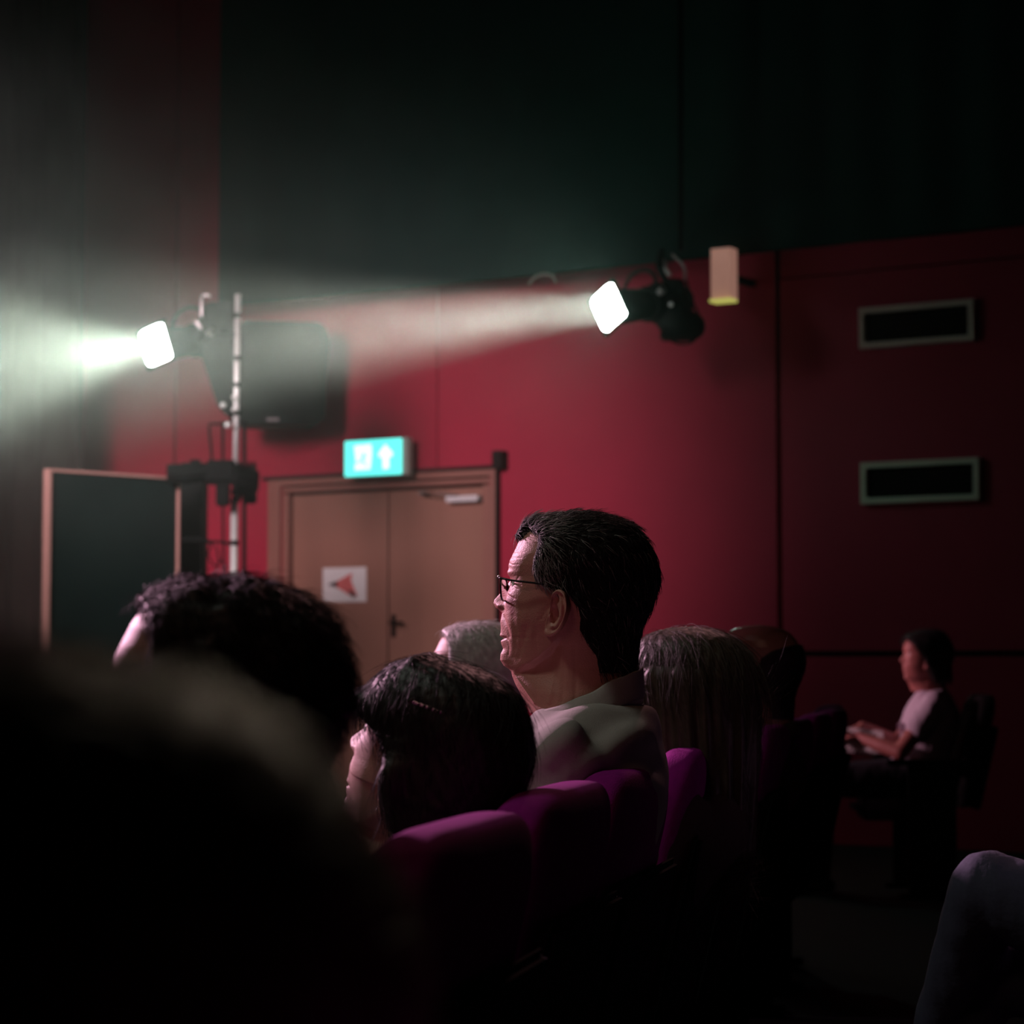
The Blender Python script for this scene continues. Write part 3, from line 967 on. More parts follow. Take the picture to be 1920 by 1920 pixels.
def head_surface(nr=230, nc=176, nose=1.0, jowl=1.0, grooves=(), neck_w=1.0, chin_fade=1.0, feminine=False, ybot=2080):
    ys = np.concatenate([np.linspace(ybot, 1600, int(nr * .14)), np.linspace(1595, 300, int(nr * .76)), 234 + 64 * np.linspace(1, 0, int(nr * .10)) ** 2])
    a = np.linspace(0, 2 * math.pi, nc, endpoint=False)
    a = a + 0.28 * np.sin(a)                      # columns crowd the face (a = 0 is the front... shifted below)
    a = a - 0.56 * np.sin(a)
    Yc, A = np.meshgrid(ys, a, indexing='ij')
    F = interp(F_T, Yc); B = interp(B_T, Yc); W = interp(W_T, Yc).copy(); C = interp(C_T, Yc); N = interp(N_T, Yc)
    if feminine:
        W = W * np.where(Yc > 1150, 0.90, 0.95)
        F = F + 22 * sm((1480 - Yc) / 60) * sm((Yc - 1380) / 60)
        F = F + 12 * np.exp(-((Yc - 660) / 60) ** 2)
    W *= np.where(Yc > 1500, neck_w, 1.0)
    ca, sa = np.cos(A), np.sin(A)
    front = ca > 0
    nn = np.where(front, N, 2.05)
    cx = np.sign(sa) * np.abs(sa) ** (2 / nn)
    cy = np.abs(ca) ** (2 / nn)
    X = W * cx
    U = np.where(front, C - (C - F) * cy, C + (B - C) * cy)     # in table units
    fm = sm((C - U) / 120) * front
    FS = interp(FS_T, Yc)
    lat = 1 - np.exp(-(X / .021) ** 4)
    U = U + (FS - F) * lat * fm * np.exp(-((np.abs(X) - .02).clip(0) / .03) ** 2)
    # flatten front of face a little and add cheeks
    # nose
    Np = interp(NOSE_T, Yc) * nose
    Nw = interp(NW_T, Yc)
    U = U - Np * np.exp(-np.abs(X / Nw) ** 2.6) * fm
    for s in (-1, 1):
        U -= 34 * nose * np.exp(-((X - s * .0155) / .0055) ** 2 - ((Yc - 985) / 26) ** 2) * fm       # nostril wings
        U += 46 * np.exp(-((X - s * .031) / .0135) ** 2 - ((Yc - 800) / 44) ** 2) * fm                # eye sockets
        U -= 26 * np.exp(-((X - s * .031) / .0125) ** 2 - ((Yc - 800) / 30) ** 2) * fm                # lids over the eyeball
        U -= 16 * np.exp(-((X - s * .030) / .018) ** 2 - ((Yc - 705) / 26) ** 2) * fm                 # brow
        U -= 20 * np.exp(-((X - s * .040) / .017) ** 2 - ((Yc - 950) / 80) ** 2) * fm                 # cheek
        U += 9 * np.exp(-((X - s * .031) / .012) ** 2 - ((Yc - 812) / 6) ** 2) * fm                   # lid slit
    # mouth
    U += 16 * np.exp(-(X / .022) ** 4 - ((Yc - 1264) / 9) ** 2) * fm
    # lips narrower than the face: pull the profile detail back at the sides
    # jaw line: under it the surface steps inwards
    jaw = np.interp(U, [360, 420, 600, 780, 860], [1545, 1528, 1455, 1330, 1240])
    under = sm((Yc - jaw) / 70) * sm((1750 - Yc) / 200) * sm((900 - U) / 120)
    X = X * (1 - 0.17 * under * jowl)
    side = sm((np.abs(X) - 0.012) / 0.014)
    R = np.zeros_like(X)
    for poly, w, dep in grooves:
        R += -dep * 0.6 * np.exp(-(seg_dist(U, Yc, poly) / w) ** 2)
    # apply relief along the outward direction
    Yf = (900 - U) * KF
    Z = (1530 - Yc) * K
    cyc = (900 - C) * KF
    nx, ny = X, (Yf - cyc) * 0.5
    ln = np.hypot(nx, ny) + 1e-6
    X = X + nx / ln * R * side
    Yf = Yf + ny / ln * R * side
    # smooth asymmetry
    X = X + 0.0006 * pnoise(X, Yf, Z, 60, 3)
    return np.stack([X, Yf, Z], -1), U, Yc


def ear_mesh(side, s=1.0):
    """ear as a relief: helix rim, antihelix, bowl, tragus and lobe; a = fore-aft, b = height"""
    na, nb = 34, 52
    V = []
    # outline in table units (x, y), measured: top (880,862), back (958,960), bottom (745,1250)
    out = np.array([(770, 1080), (800, 960), (815, 900), (850, 868), (890, 862), (930, 890), (955, 950), (960, 1020), (940, 1090), (900, 1170), (850, 1225), (790, 1252), (748, 1245), (740, 1190), (752, 1130)], float)
    # smooth outline
    n = 72
    t = np.linspace(0, len(out), n, endpoint=False)
    def cat(t):
        i = np.floor(t).astype(int); f = (t - i)[:, None]; L_ = len(out)
        p0, p1, p2, p3 = out[(i - 1) % L_], out[i % L_], out[(i + 1) % L_], out[(i + 2) % L_]
        return 0.5 * (2 * p1 + (p2 - p0) * f + (2 * p0 - 5 * p1 + 4 * p2 - p3) * f ** 2 + (3 * p1 - p0 - 3 * p2 + p3) * f ** 3)
    o = cat(t)
    cen = np.array([855, 1050.0])
    rings = []
    rs = [1.0, 1.0, 0.97, 0.92, 0.86, 0.80, 0.74, 0.67, 0.60, 0.52, 0.44, 0.35, 0.25, 0.14, 0.05]
    for k, r in enumerate(rs):
        p = cen + (o - cen) * r
        ang = np.arctan2(-(p[:, 1] - cen[1]), p[:, 0] - cen[0])
        u, y = p[:, 0], p[:, 1]
        rim = np.exp(-((r - 0.93) / 0.075) ** 2) * np.interp(y, [860, 1100, 1190, 1250], [1, 1, .5, .35])
        rim *= np.where((u < 800) & (y > 1000) & (y < 1200), 0.25, 1)
        anti = np.exp(-((seg_dist(u, y, [(880, 905), (905, 1000), (898, 1080), (850, 1165), (800, 1170)])) / 15) ** 2)
        tragus = np.exp(-(((u - 792) / 17) ** 2 + ((y - 1085) / 34) ** 2))
        bowl = np.exp(-(((u - 838) / 34) ** 2 + ((y - 1075) / 62) ** 2))
        tri = np.exp(-(((u - 868) / 17) ** 2 + ((y - 935) / 30) ** 2))
        lobe = np.exp(-(((u - 790) / 45) ** 2 + ((y - 1215) / 30) ** 2))
        h = 0.0040 + 0.0062 * rim + 0.0046 * anti + 0.0050 * tragus - 0.0135 * bowl - 0.0065 * tri + .0028 * lobe
        if k == 0: h = np.full(n, -0.004)
        flare = (u - 800) / 160 * 0.016        # rear edge stands off the skull
        lat = 0.0690 + flare + h
        if k == 0: lat = 0.060 + flare * 0.6
        rings.append(np.stack([side * lat * np.ones(n), (900 - u) * KF, (1530 - y) * K], -1))
    inner = rings[0].copy(); inner[:, 0] = side * 0.058
    c2 = inner.mean(0); inner = c2 + (inner - c2) * 0.8
    rings = [inner] + rings
    G = np.array(rings) * s
    if side > 0: G = G[:, ::-1]
    return mesh_from_grid('ear', G)


def torso_grid(hip, neck, shoulder_w=0.195, girth=1.0, grow=0.0, top=1.0, nc=44, trap=0.0):
    """hip, neck: (y, z) of the seated trunk"""
    rows = [(-0.08, .150, .100), (0.0, .172, .128), (.12, .168, .128), (.30, .152, .118), (.50, .160, .120), (.68, .178, .122), (.80, shoulder_w * .96, .112),
            (.87, shoulder_w * .95, .098), (.925, shoulder_w * .78, .086), (.965, .110, .076), (1.0, .075, .066), (1.04, .062, .060)]
    V = []
    ts = np.linspace(-0.08, 1.04 if top >= 1 else top, 40)
    tt = np.array([r[0] for r in rows]); ww = np.array([r[1] for r in rows]); dd = np.array([r[2] for r in rows])
    a = np.linspace(0, 2 * math.pi, nc, endpoint=False)
    for i, t in enumerate(ts):
        w = np.interp(t, tt, ww) * girth + grow
        d = np.interp(t, tt, dd) * girth + grow
        w += trap * math.exp(-((t - .985) / .05) ** 2) * 1.6; d += trap * .6 * math.exp(-((t - 1.0) / .06) ** 2)
        y = hip[0] + (neck[0] - hip[0]) * t - 0.035 * math.sin(math.pi * min(max(t, 0), 1)) * 0.8
        z = hip[1] + (neck[1] - hip[1]) * t
        q = 0.86
        V.append(np.stack([np.sign(np.sin(a)) * np.abs(np.sin(a)) ** q * w, y + np.sign(np.cos(a)) * np.abs(np.cos(a)) ** q * d, np.full(nc, z)], -1))
    return np.array(V)


def add_grid(bm, G):
    me = mesh_from_grid('g', G)
    bm.from_mesh(me)
    bpy.data.meshes.remove(me)


def hand(bm, wrist, direction, up, side, curl=0.5):
    """palm, four fingers and a thumb as rounded chains"""
    w = Vector(wrist); f = Vector(direction).normalized(); u = Vector(up); u = (u - f * u.dot(f)).normalized()
    r = f.cross(u).normalized() * side
    tube(bm, [w, w + f * .045, w + f * .082], [0.024, 0.034, 0.034], 12, flat=0.45, up=u)
    for i, (off, ln) in enumerate(((-.027, .066), (-.009, .076), (.009, .072), (.026, .058))):
        b0 = w + f * .075 + r * off
        d1 = (f * math.cos(curl * .5) - u * math.sin(curl * .5)); d2 = (f * math.cos(curl * 1.3) - u * math.sin(curl * 1.3)); d3 = (f * math.cos(curl * 2.0) - u * math.sin(curl * 2.0))
        p1 = b0 + d1 * ln * .45; p2 = p1 + d2 * ln * .32; p3 = p2 + d3 * ln * .23
        tube(bm, [b0, p1, p2, p3], [0.0092, 0.0088, 0.0080, 0.0070], 8)
    b0 = w + f * .02 - r * .02
    p1 = b0 + (f * .6 - r * .8 - u * .2).normalized() * .038
    p2 = p1 + (f * .85 - r * .35 - u * .35).normalized() * .028
    p3 = p2 + (f * .95 - u * .3).normalized() * .022
    tube(bm, [b0, p1, p2, p3], [0.013, 0.0105, 0.0095, 0.0085], 8)


def rot3(yaw=0, pitch=0, roll=0):
    return np.array((Matrix.Rotation(yaw, 3, 'Z') @ Matrix.Rotation(pitch, 3, 'X') @ Matrix.Rotation(roll, 3, 'Y')))


def strands(name, parent, surf, mask, n, length, flow, m, radius=0.00022, npts=5, lift=0.25, seed=1, jitter=0.25, clump=0.0):
    """hair strands as real curves rooted on a surface grid"""
    r = np.random.default_rng(seed)
    nr, nc, _ = surf.shape
    A = surf[:-1]; Bq = surf[1:]
    d_r = np.roll(surf, -1, 1) - np.roll(surf, 1, 1)
    d_c = np.zeros_like(surf); d_c[1:-1] = surf[2:] - surf[:-2]; d_c[0] = surf[1] - surf[0]; d_c[-1] = surf[-1] - surf[-2]
    nrm = np.cross(d_r, d_c)
    area = np.linalg.norm(nrm, axis=-1)
    nrm = nrm / (area[..., None] + 1e-12)
    cen = surf.mean((0, 1))
    sign = np.sign(((surf - cen) * nrm).sum(-1).mean())
    nrm = nrm * sign
    p = (area * mask).ravel(); p = p / p.sum()
    idx = r.choice(p.size, n, p=p)
    i, j = np.unravel_index(idx, (nr, nc))
    fi = r.uniform(-.5, .5, n)[:, None]; fj = r.uniform(-.5, .5, n)[:, None]
    root = surf[i, j] + d_c[i, j] * .5 * fi + d_r[i, j] * .5 * fj
    N_ = nrm[i, j]
    fl_ = flow(root)
    fl_ = fl_ + r.normal(size=fl_.shape) * jitter
    fl_ = fl_ - N_ * (fl_ * N_).sum(-1, keepdims=True)
    fl_ /= np.linalg.norm(fl_, axis=-1, keepdims=True) + 1e-9
    ln = length * r.uniform(.6, 1.25, n)[:, None]
    pts = np.zeros((n, npts, 3))
    for k in range(npts):
        t = k / (npts - 1)
        lf = lift * (t - t * t * 0.75)
        pts[:, k] = root + fl_ * ln * t + N_ * ln * (lf - 0.02) + r.normal(size=(n, 3)) * .0003 * t - N_ * (ln * t) ** 2 * 0.5 / 0.10
    hc = bpy.data.hair_curves.new(name)
    hc.add_curves([npts] * n)
    hc.points.foreach_set('position', pts.astype(np.float32).ravel())
    rad = np.tile(np.linspace(1, 0.35, npts) * radius, n).astype(np.float32)
    at = hc.attributes.get('radius') or hc.attributes.new('radius', 'FLOAT', 'POINT')
    at.data.foreach_set('value', rad)
    hc.materials.append(m)
    o = bpy.data.objects.new(name, hc)
    COL.objects.link(o)
    o.parent = parent
    o['kind'] = 'stuff'
    return o


def wrinkle(me, fn):
    n = len(me.vertices)
    co = np.zeros(n * 3); me.vertices.foreach_get('co', co); co = co.reshape(-1, 3)
    no = np.zeros(n * 3); me.vertices.foreach_get('normal', no); no = no.reshape(-1, 3)
    co = co + no * fn(co)[:, None]
    me.vertices.foreach_set('co', co.ravel()); me.update()


def default_folds(co, amp=0.003, s=1):
    X, Y, Z = co.T
    return amp * (pnoise(X * 1.6, Y, Z * .5, 38, 5 + s) + 0.5 * pnoise(X, Y * 1.5, Z * .7, 80, 9 + s))


def person(label, head_px, depth, yaw, scale=1.0, pitch=0.0, roll=0.0, lean=0.05, skin='skin', top='cloth_dark', legs='jeans',
           hairline=None, hair_t=0.008, hair_m='hair_dark', cap_m=None, n_strand=2500, strand_len=0.03, flow=None, feminine=False, nose=1.0,
           grooves=(), detail=(130, 112), short_sleeve=False, arms=None, knees=None, girth=1.0, body_voxel=0.007, hair_fn=None, body_yaw=None,
           seat_z=0.46, fringe=0, trap=0.0, shoulder_w=0.195, strand_lift=.25, strand_r=0.0003, folds=None, hair_extra=None, lid=True, neck_dy=0.0, back_m=None):
    """seated person; local +y = the way the body faces, origin on the floor under the hips"""
    H = P(*head_px, depth)                     # the point under the head axis level with the chin
    byaw = yaw if body_yaw is None else body_yaw
    f = Vector((-math.sin(byaw), math.cos(byaw), 0))
    root = empty('person', label, 'person', (H.x - f.x * lean, H.y - f.y * lean, 0), byaw)
    zc = H.z
    hr = rot3(yaw - byaw, pitch, roll)
    # pivot at the base of the skull
    piv = np.array([0, -0.02, 0.03])

    def place(G):
        return ((G * scale - piv) @ hr.T) + piv + np.array([0, lean, zc])
    G, U, Yc = head_surface(*detail, nose=nose, grooves=grooves, feminine=feminine, ybot=1900, neck_w=0.9 if feminine else 1.0)
    neck_mask = sm((Yc - 1500) / 350)[..., None]
    Gp = place(G)
    Gs = G * scale + np.array([0, lean + neck_dy, zc])
    Gh = Gp * (1 - neck_mask) + Gs * neck_mask
    head_me = mesh_from_grid('head', Gh)
    ears = []
    for s in (-1, 1):
        em = ear_mesh(s)
        n = len(em.vertices)
        co = np.zeros(n * 3); em.vertices.foreach_get('co', co)
        if feminine: co = co.reshape(-1, 3) * np.array([0.95, 1, 1])
        co = place(co.reshape(-1, 3)); em.vertices.foreach_set('co', co.ravel()); em.update()
        ears.append(em)
    # trunk and limbs
    nk_z = zc - 0.075 * scale
    neck = (lean - 0.025 + neck_dy, nk_z)
    hip = (0.0, seat_z + 0.11)
    sw = shoulder_w * (0.88 if feminine else 1.0)
    bm = bmesh.new()
    add_grid(bm, torso_grid(hip, neck, sw, girth))
    tz = hip[1] + (neck[1] - hip[1]) * 0.86
    ty = hip[0] + (neck[0] - hip[0]) * 0.86 - 0.01
    A_ = arms or {}
    joints = {}
    for s in (-1, 1):
        sh = Vector((s * (sw - 0.03), ty, tz))
        el = Vector(A_.get(('e', s), (s * (sw + 0.025), ty + 0.13, tz - 0.25)))
        wr_ = Vector(A_.get(('w', s), (s * 0.075, ty + 0.33, seat_z + 0.20)))
        joints[s] = (sh, el, wr_)
        tube(bm, [sh, sh.lerp(el, .5), el], [0.052, 0.046, 0.038], 14)
        tube(bm, [el, el.lerp(wr_, .45), wr_], [0.038, 0.036, 0.024], 14)
        hd_ = Vector(A_.get(('h', s), (-s * 0.35, 0.9, -0.15)))
        hand(bm, wr_, hd_, (0, 0, 1), -s, A_.get('curl', 0.5))
        kn = Vector((knees or {}).get(s, (s * 0.11, 0.45, seat_z + 0.07)))
        an = Vector((knees or {}).get(('a', s), (s * 0.11, kn.y + 0.02, 0.09)))
        tube(bm, [(s * .09, 0.02, seat_z + .085), kn.lerp(Vector((s * .09, 0, seat_z + .08)), .5) + Vector((0, 0, .005)), kn], [0.082, 0.078, 0.056], 16)
        tube(bm, [kn, kn.lerp(an, .4) - Vector((0, .015, 0)), an], [0.054, 0.050, 0.034], 14)
        tube(bm, [an + Vector((0, -.03, -.04)), an + Vector((0, .08, -.052)), an + Vector((0, .16, -.062))], [0.036, 0.036, 0.026], 12, flat=.8)
        joints[('k', s)] = (kn, an)
    body_me = remeshed(bm, body_voxel, 3)
    full = union(body_me, [head_me] + ears)
    link('body', full, M[skin], root, True)
    if lid:
        for s in (-1, 1):
            bm = bmesh.new()
            bmesh.ops.create_uvsphere(bm, u_segments=24, v_segments=16, radius=0.0118 * scale)
            for v in bm.verts: v.co = Vector((v.co.x, v.co.z, v.co.y))
            bmesh.ops.recalc_face_normals(bm, faces=bm.faces[:])
            for fc in bm.faces:
                fc.material_index = 1 if fc.calc_center_median().y > 0.0102 * scale else 0
            c_ = place(np.array([[s * .031, (900 - 472) * KF, (1530 - 802) * K]]))[0]
            bmesh.ops.translate(bm, verts=bm.verts, vec=c_)
            build('eye', bm, [M['eye'], M['iris']], root, True)
    # clothes
    bm = bmesh.new()
    add_grid(bm, torso_grid(hip, neck, sw, girth, grow=0.012, top=1.0, trap=trap))
    for s in (-1, 1):
        sh, el, wr_ = joints[s]
        if short_sleeve:
            tube(bm, [sh, sh.lerp(el, .55)], [0.068, 0.060], 16)
        else:
            tube(bm, [sh, sh.lerp(el, .5), el], [0.066, 0.060, 0.052], 16)
            tube(bm, [el, el.lerp(wr_, .5), wr_.lerp(el, .06)], [0.052, 0.047, 0.036], 16)
    sm_ = remeshed(bm, 0.008, 5)
    wrinkle(sm_, folds or (lambda co: default_folds(co)))
    link('top', sm_, M[top], root, True)
    bm = bmesh.new()
    V = torso_grid(hip, neck, sw, girth, grow=0.016)[:9]
    add_grid(bm, V)
    for s in (-1, 1):
        kn, an = joints[('k', s)]
        tube(bm, [(s * .09, 0.02, seat_z + .088), kn.lerp(Vector((s * .09, 0, seat_z + .088)), .5), kn], [0.094, 0.088, 0.070], 16)
        tube(bm, [kn, kn.lerp(an, .5), an], [0.068, 0.062, 0.052], 16)
    tm = remeshed(bm, 0.010, 4)
    wrinkle(tm, lambda co: default_folds(co, .003, 3))
    link('trousers', tm, M[legs], root, True)
    for s in (-1, 1):
        kn, an = joints[('k', s)]
        bm = bmesh.new()
        tube(bm, [an + Vector((0, -.035, -.045)), an + Vector((0, .08, -.052)), an + Vector((0, .175, -.058))], [0.043, 0.043, 0.034], 14, flat=.85)
        for v in bm.verts: v.co.z = max(v.co.z, an.z - .088)
        build('shoe', bm, M['shoe'], root, True)
    # hair: a shell that rises out of the scalp behind the hair line, plus strands
    if hairline is not None:
        HT = T(*hairline)
        hx = interp(HT, Yc)
        mask = sm((U - hx) / 80)
        if fringe:
            mask = np.maximum(mask, sm((fringe - Yc) / 30) * sm((0.040 - np.abs(G[..., 0])) / 0.010))
        if hair_fn is not None:
            off = hair_fn(G, U, Yc, mask)
        else:
            off = hair_t * mask * (0.75 + 0.25 * np.clip((900 - Yc) / 600, -1, 1))
        off = np.where(mask > 0.02, off, -0.006) - 0.004 * (1 - mask)
        dc = np.zeros_like(G); dc[1:-1] = G[2:] - G[:-2]; dc[0] = G[1] - G[0]; dc[-1] = G[-1] - G[-2]
        nn_ = np.cross(np.roll(G, -1, 1) - np.roll(G, 1, 1), dc)
        nn_ /= np.linalg.norm(nn_, axis=-1, keepdims=True) + 1e-12
        nn_ *= np.sign(((G - G.mean((0, 1))) * nn_).sum(-1).mean())
        rough = 0.0012 * pnoise(G[..., 0] * 1.0, G[..., 1], G[..., 2] * .6, 420, 11) * mask
        Sh = G + nn_ * (off + rough)[..., None]
        if hair_extra is not None:
            Sh = hair_extra(Sh, G, U, Yc, mask)
        k0 = int(np.argmax(ysel(Yc) < 1560)) if True else 0
        Sh2 = place(Sh)
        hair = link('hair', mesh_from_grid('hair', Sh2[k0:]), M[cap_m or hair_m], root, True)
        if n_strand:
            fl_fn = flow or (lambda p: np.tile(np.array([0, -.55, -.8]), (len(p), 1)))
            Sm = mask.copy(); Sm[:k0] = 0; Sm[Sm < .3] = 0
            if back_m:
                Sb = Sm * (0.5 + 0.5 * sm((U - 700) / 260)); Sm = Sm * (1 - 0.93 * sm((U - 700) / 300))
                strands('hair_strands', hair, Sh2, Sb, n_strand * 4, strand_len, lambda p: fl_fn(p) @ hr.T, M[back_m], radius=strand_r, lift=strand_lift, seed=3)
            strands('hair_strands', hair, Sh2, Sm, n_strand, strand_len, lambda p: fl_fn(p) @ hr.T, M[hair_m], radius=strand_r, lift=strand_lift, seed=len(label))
    return root, place, (hip, neck, lean, zc, sw, tz, ty)


def ysel(Yc):
    return Yc[:, 0]


YAW0 = math.radians(75)

# --- the man in spectacles
man_grooves = [
    ([(282, 1035), (330, 1090), (372, 1170), (392, 1245)], 18, .0026), ([(445, 1080), (460, 1220), (450, 1330), (430, 1420)], 30, .0014),
    ([(345, 880), (400, 905), (455, 930)], 10, .0022), ([(350, 850), (410, 862), (440, 850)], 8, .0014), ([(700, 1110), (745, 1040), (795, 985)], 9, .0026),
    ([(690, 1070), (725, 1020)], 7, .0014), ([(375, 560), (430, 580), (520, 585)], 7, .0009), ([(362, 610), (430, 640), (500, 640)], 7, .0009),
    ([(395, 520), (470, 530), (540, 540)], 7, .0008), ([(440, 790), (480, 770), (500, 740)], 6, .0012), ([(440, 810), (490, 815), (520, 820)], 6, .0012),
    ([(445, 830), (490, 850)], 6, .001), ([(295, 1268), (352, 1256), (366, 1275)], 9, .0018), ([(370, 1280), (385, 1340), (370, 1400)], 12, .0012),
    ([(400, 1555), (500, 1680), (600, 1815)], 10, -.0026), ([(820, 1380), (790, 1560), (740, 1800)], 22, -.0028), ([(900, 1330), (880, 1560), (850, 1800)], 16, .0022),
    ([(980, 1330), (980, 1600), (960, 1800)], 14, .002), ([(560, 1180), (530, 1300), (470, 1430)], 26, .0018), ([(620, 1000), (600, 1150), (560, 1250)], 26, .0012),
    ([(400, 1500), (470, 1495), (560, 1470)], 26, -.0010), ([(640, 1250), (660, 1400), (600, 1560)], 18, .0014),
]
man_hair = ((1560, 1120), (1450, 1110), (1380, 1080), (1300, 1040), (1200, 995), (1100, 1000), (1000, 985), (900, 900), (868, 830), (830, 700), (760, 625), (650, 612), (560, 632),
            (480, 655), (400, 640), (360, 560), (330, 505), (300, 470), (234, 400))


def man_flow(p):
    z = p[:, 2:3] - 1.09; y = p[:, 1:2]
    t = np.clip((z - 0.17) / 0.05, 0, 1)
    side = np.array([[0.0, -.35, -.9]]); topd = np.array([[0.25, -.95, .05]])
    return side * (1 - t) + topd * t


def man_hair_fn(G, U, Yc, mask):
    t = np.interp(Yc, [234, 330, 450, 700, 1000, 1300, 1500], [.0085, .0090, .0090, .0080, .0065, .004, .002])
    # front tuft stands up
    t = t + 0.004 * np.exp(-((U - 560) / 90) ** 2 - ((Yc - 310) / 60) ** 2)
    return t * mask


def man_folds(co):
    X, Y, Z = co.T
    d = 0.003 * pnoise(X, Y * .6, Z, 30, 21)
    # diagonal folds running from the collar front down and back over the shoulder
    q = (Y * 0.55 + Z * 0.85)
    d += 0.0065 * np.sin(q * 92 + 2.0 * np.sin(X * 14) + 1.2) * np.exp(-((X + .13) / .12) ** 2) * np.clip((Z - .80) / .12, 0, 1)
    q2 = (Y * 0.75 - Z * 0.3)
    d += 0.003 * np.sin(q2 * 210 + 3 * np.sin(Z * 20)) * np.clip((Y - .02) / .08, 0, 1) * np.clip((.99 - Z) / .06, 0, 1)
    return d


mroot, mplace, minfo = person('elderly man in spectacles and grey shirt in sharp profile, centre of the picture', (1077, 1255), 3.5, YAW0, lean=-0.13, fringe=440, trap=0.028, skin='skin_old', top='shirt',
       hairline=man_hair, hair_fn=man_hair_fn, hair_m='hair_grey', cap_m='hair_man_cap', back_m='hair_man_back', n_strand=2200, strand_len=0.024, flow=man_flow, grooves=man_grooves,
       detail=(330, 256), body_voxel=0.0055, girth=1.0, shoulder_w=0.205, strand_lift=.30, strand_r=0.00034, folds=man_folds, neck_dy=-0.004)
hip, neck, lean, zc, sw, tz, ty = minfo
# collar: stand and folded leaf, higher at the nape
nA = 96
rings = []
prof = [(0.000, -0.050, 1.00), (0.000, -0.012, 1.0), (0.0005, 0.0, 1.0), (0.003, 0.003, 1.0), (0.0065, 0.0, 1.02), (0.011, -0.012, 1.05), (0.018, -0.030, 1.10), (0.022, -0.040, 1.13), (0.020, -0.0415, 1.12),
        (0.014, -0.028, 1.05), (0.008, -0.014, 1.0), (0.004, -0.018, 1.0), (0.004, -0.050, 1.0)]
for dr0, dz, sc_ in prof:
    ring = []
    for i in range(nA):
        a = 2 * math.pi * i / nA
        fr_ = math.cos(a)
        dr_ = dr0 * (0.15 + 0.85 * float(sm((fr_ + 1.0) / 0.9)))
        r_y = 0.083 + 0.008 * max(fr_, 0); r_x = 0.068
        spread = 0.018 * max(0, fr_) ** 6
        y = lean - 0.022 + fr_ * (r_y + dr_ * sc_) + (0.0 if fr_ < 0 else 0.006)
        x = math.sin(a) * (r_x + dr_ * sc_ * 1.1) * (1 - 0.0 * fr_)
        z = 1.052 - 0.44 * (y - (lean - 0.022)) + dz * (1 + 0.35 * max(fr_, 0)) - 0.008 * abs(math.sin(a))
        z += 0.0018 * math.sin(5 * a + 8 * dr_ * 20) + .001 * math.sin(11 * a)
        ring.append((x, y, z))
    rings.append(ring)
G = np.array(rings)
j2 = list(range(nA))
vs = G.reshape(-1, 3).tolist(); fs = []
nR = len(prof)
for i in range(nR):
    for j in range(nA):
        fs.append((i * nA + j, i * nA + (j + 1) % nA, ((i + 1) % nR) * nA + (j + 1) % nA, ((i + 1) % nR) * nA + j))
cme = bpy.data.meshes.new('collar'); cme.from_pydata(vs, [], fs); cme.update()
link('collar', cme, M['shirt'], mroot, True)

# spectacles (worn: their own thing)
sg = empty('spectacles', 'black-rimmed spectacles worn by the elderly man', 'glasses', mroot.location, YAW0)
K2 = lambda x_, u, y: tuple(mplace(np.array([[x_, (900 - u) * KF, (1530 - y) * K]]))[0])
for s in (-1, 1):
    # rim: rounded rectangle in the x-z plane
    pts = []
    n = 40
    for i in range(n):
        a = 2 * math.pi * i / n
        q = 0.6
        cx = math.copysign(abs(math.cos(a)) ** q, math.cos(a)); cz = math.copysign(abs(math.sin(a)) ** q, math.sin(a))
        xx = s * (0.034 + 0.0245 * cx * s * s)
        u = 340 + abs(xx) / 0.06 * 16 - cz * 4
        pts.append(Vector(K2(xx, u, 850 - cz * 96)))
    bm = bmesh.new()
    R_ = []
    for i, p in enumerate(pts):
        t = (pts[(i + 1) % n] - pts[i - 1]).normalized()
        cen = sum(pts, Vector()) / n
        o = (p - cen).normalized(); fnorm = t.cross(o).normalized()
        R_.append([bm.verts.new(p + o * a_ + fnorm * b_) for a_, b_ in ((.0011, .0013), (-.0011, .0013), (-.0011, -.0013), (.0011, -.0013))])
    for i in range(n):
        for j in range(4):
            bm.faces.new((R_[i][j], R_[i][(j + 1) % 4], R_[(i + 1) % n][(j + 1) % 4], R_[(i + 1) % n][j]))
    bmesh.ops.recalc_face_normals(bm, faces=bm.faces[:])
    build('rim', bm, M['specs'], sg)
    bm = bmesh.new()
    vsf = [bm.verts.new(p) for p in pts]
    bm.faces.new(vsf)
    build('lens', bm, M['glass'], sg)
    bm = bmesh.new()
    tube(bm, [K2(s * .0600, 346, 752), K2(s * .0685, 368, 757), K2(s * .0735, 480, 780), K2(s * .0765, 640, 800), K2(s * .0775, 800, 826), K2(s * .0755, 900, 870), K2(s * .073, 940, 940)], [0.0017, .0017, .0016, .0016, .0016, .0018, .0018], 8)
    build('temple_arm', bm, M['specs'], sg)
    bm = bmesh.new(); bmesh.ops.create_uvsphere(bm, u_segments=10, v_segments=6, radius=0.0022)
    bmesh.ops.translate(bm, verts=bm.verts, vec=K2(s * .0595, 340, 742)); build('hinge', bm, M['chrome'], sg, True)
bm = bmesh.new()
tube(bm, [K2(-.0105, 326, 815), K2(0, 312, 795), K2(.0105, 326, 815)], [0.0014] * 3, 8)
build('bridge', bm, M['specs'], sg)

# --- woman with the hair clip, turned away, face tipped up
fem_line = ((1560, 930), (1450, 880), (1300, 830), (1100, 770), (900, 700), (800, 640), (740, 540), (690, 430), (600, 340), (500, 300), (234, 200))


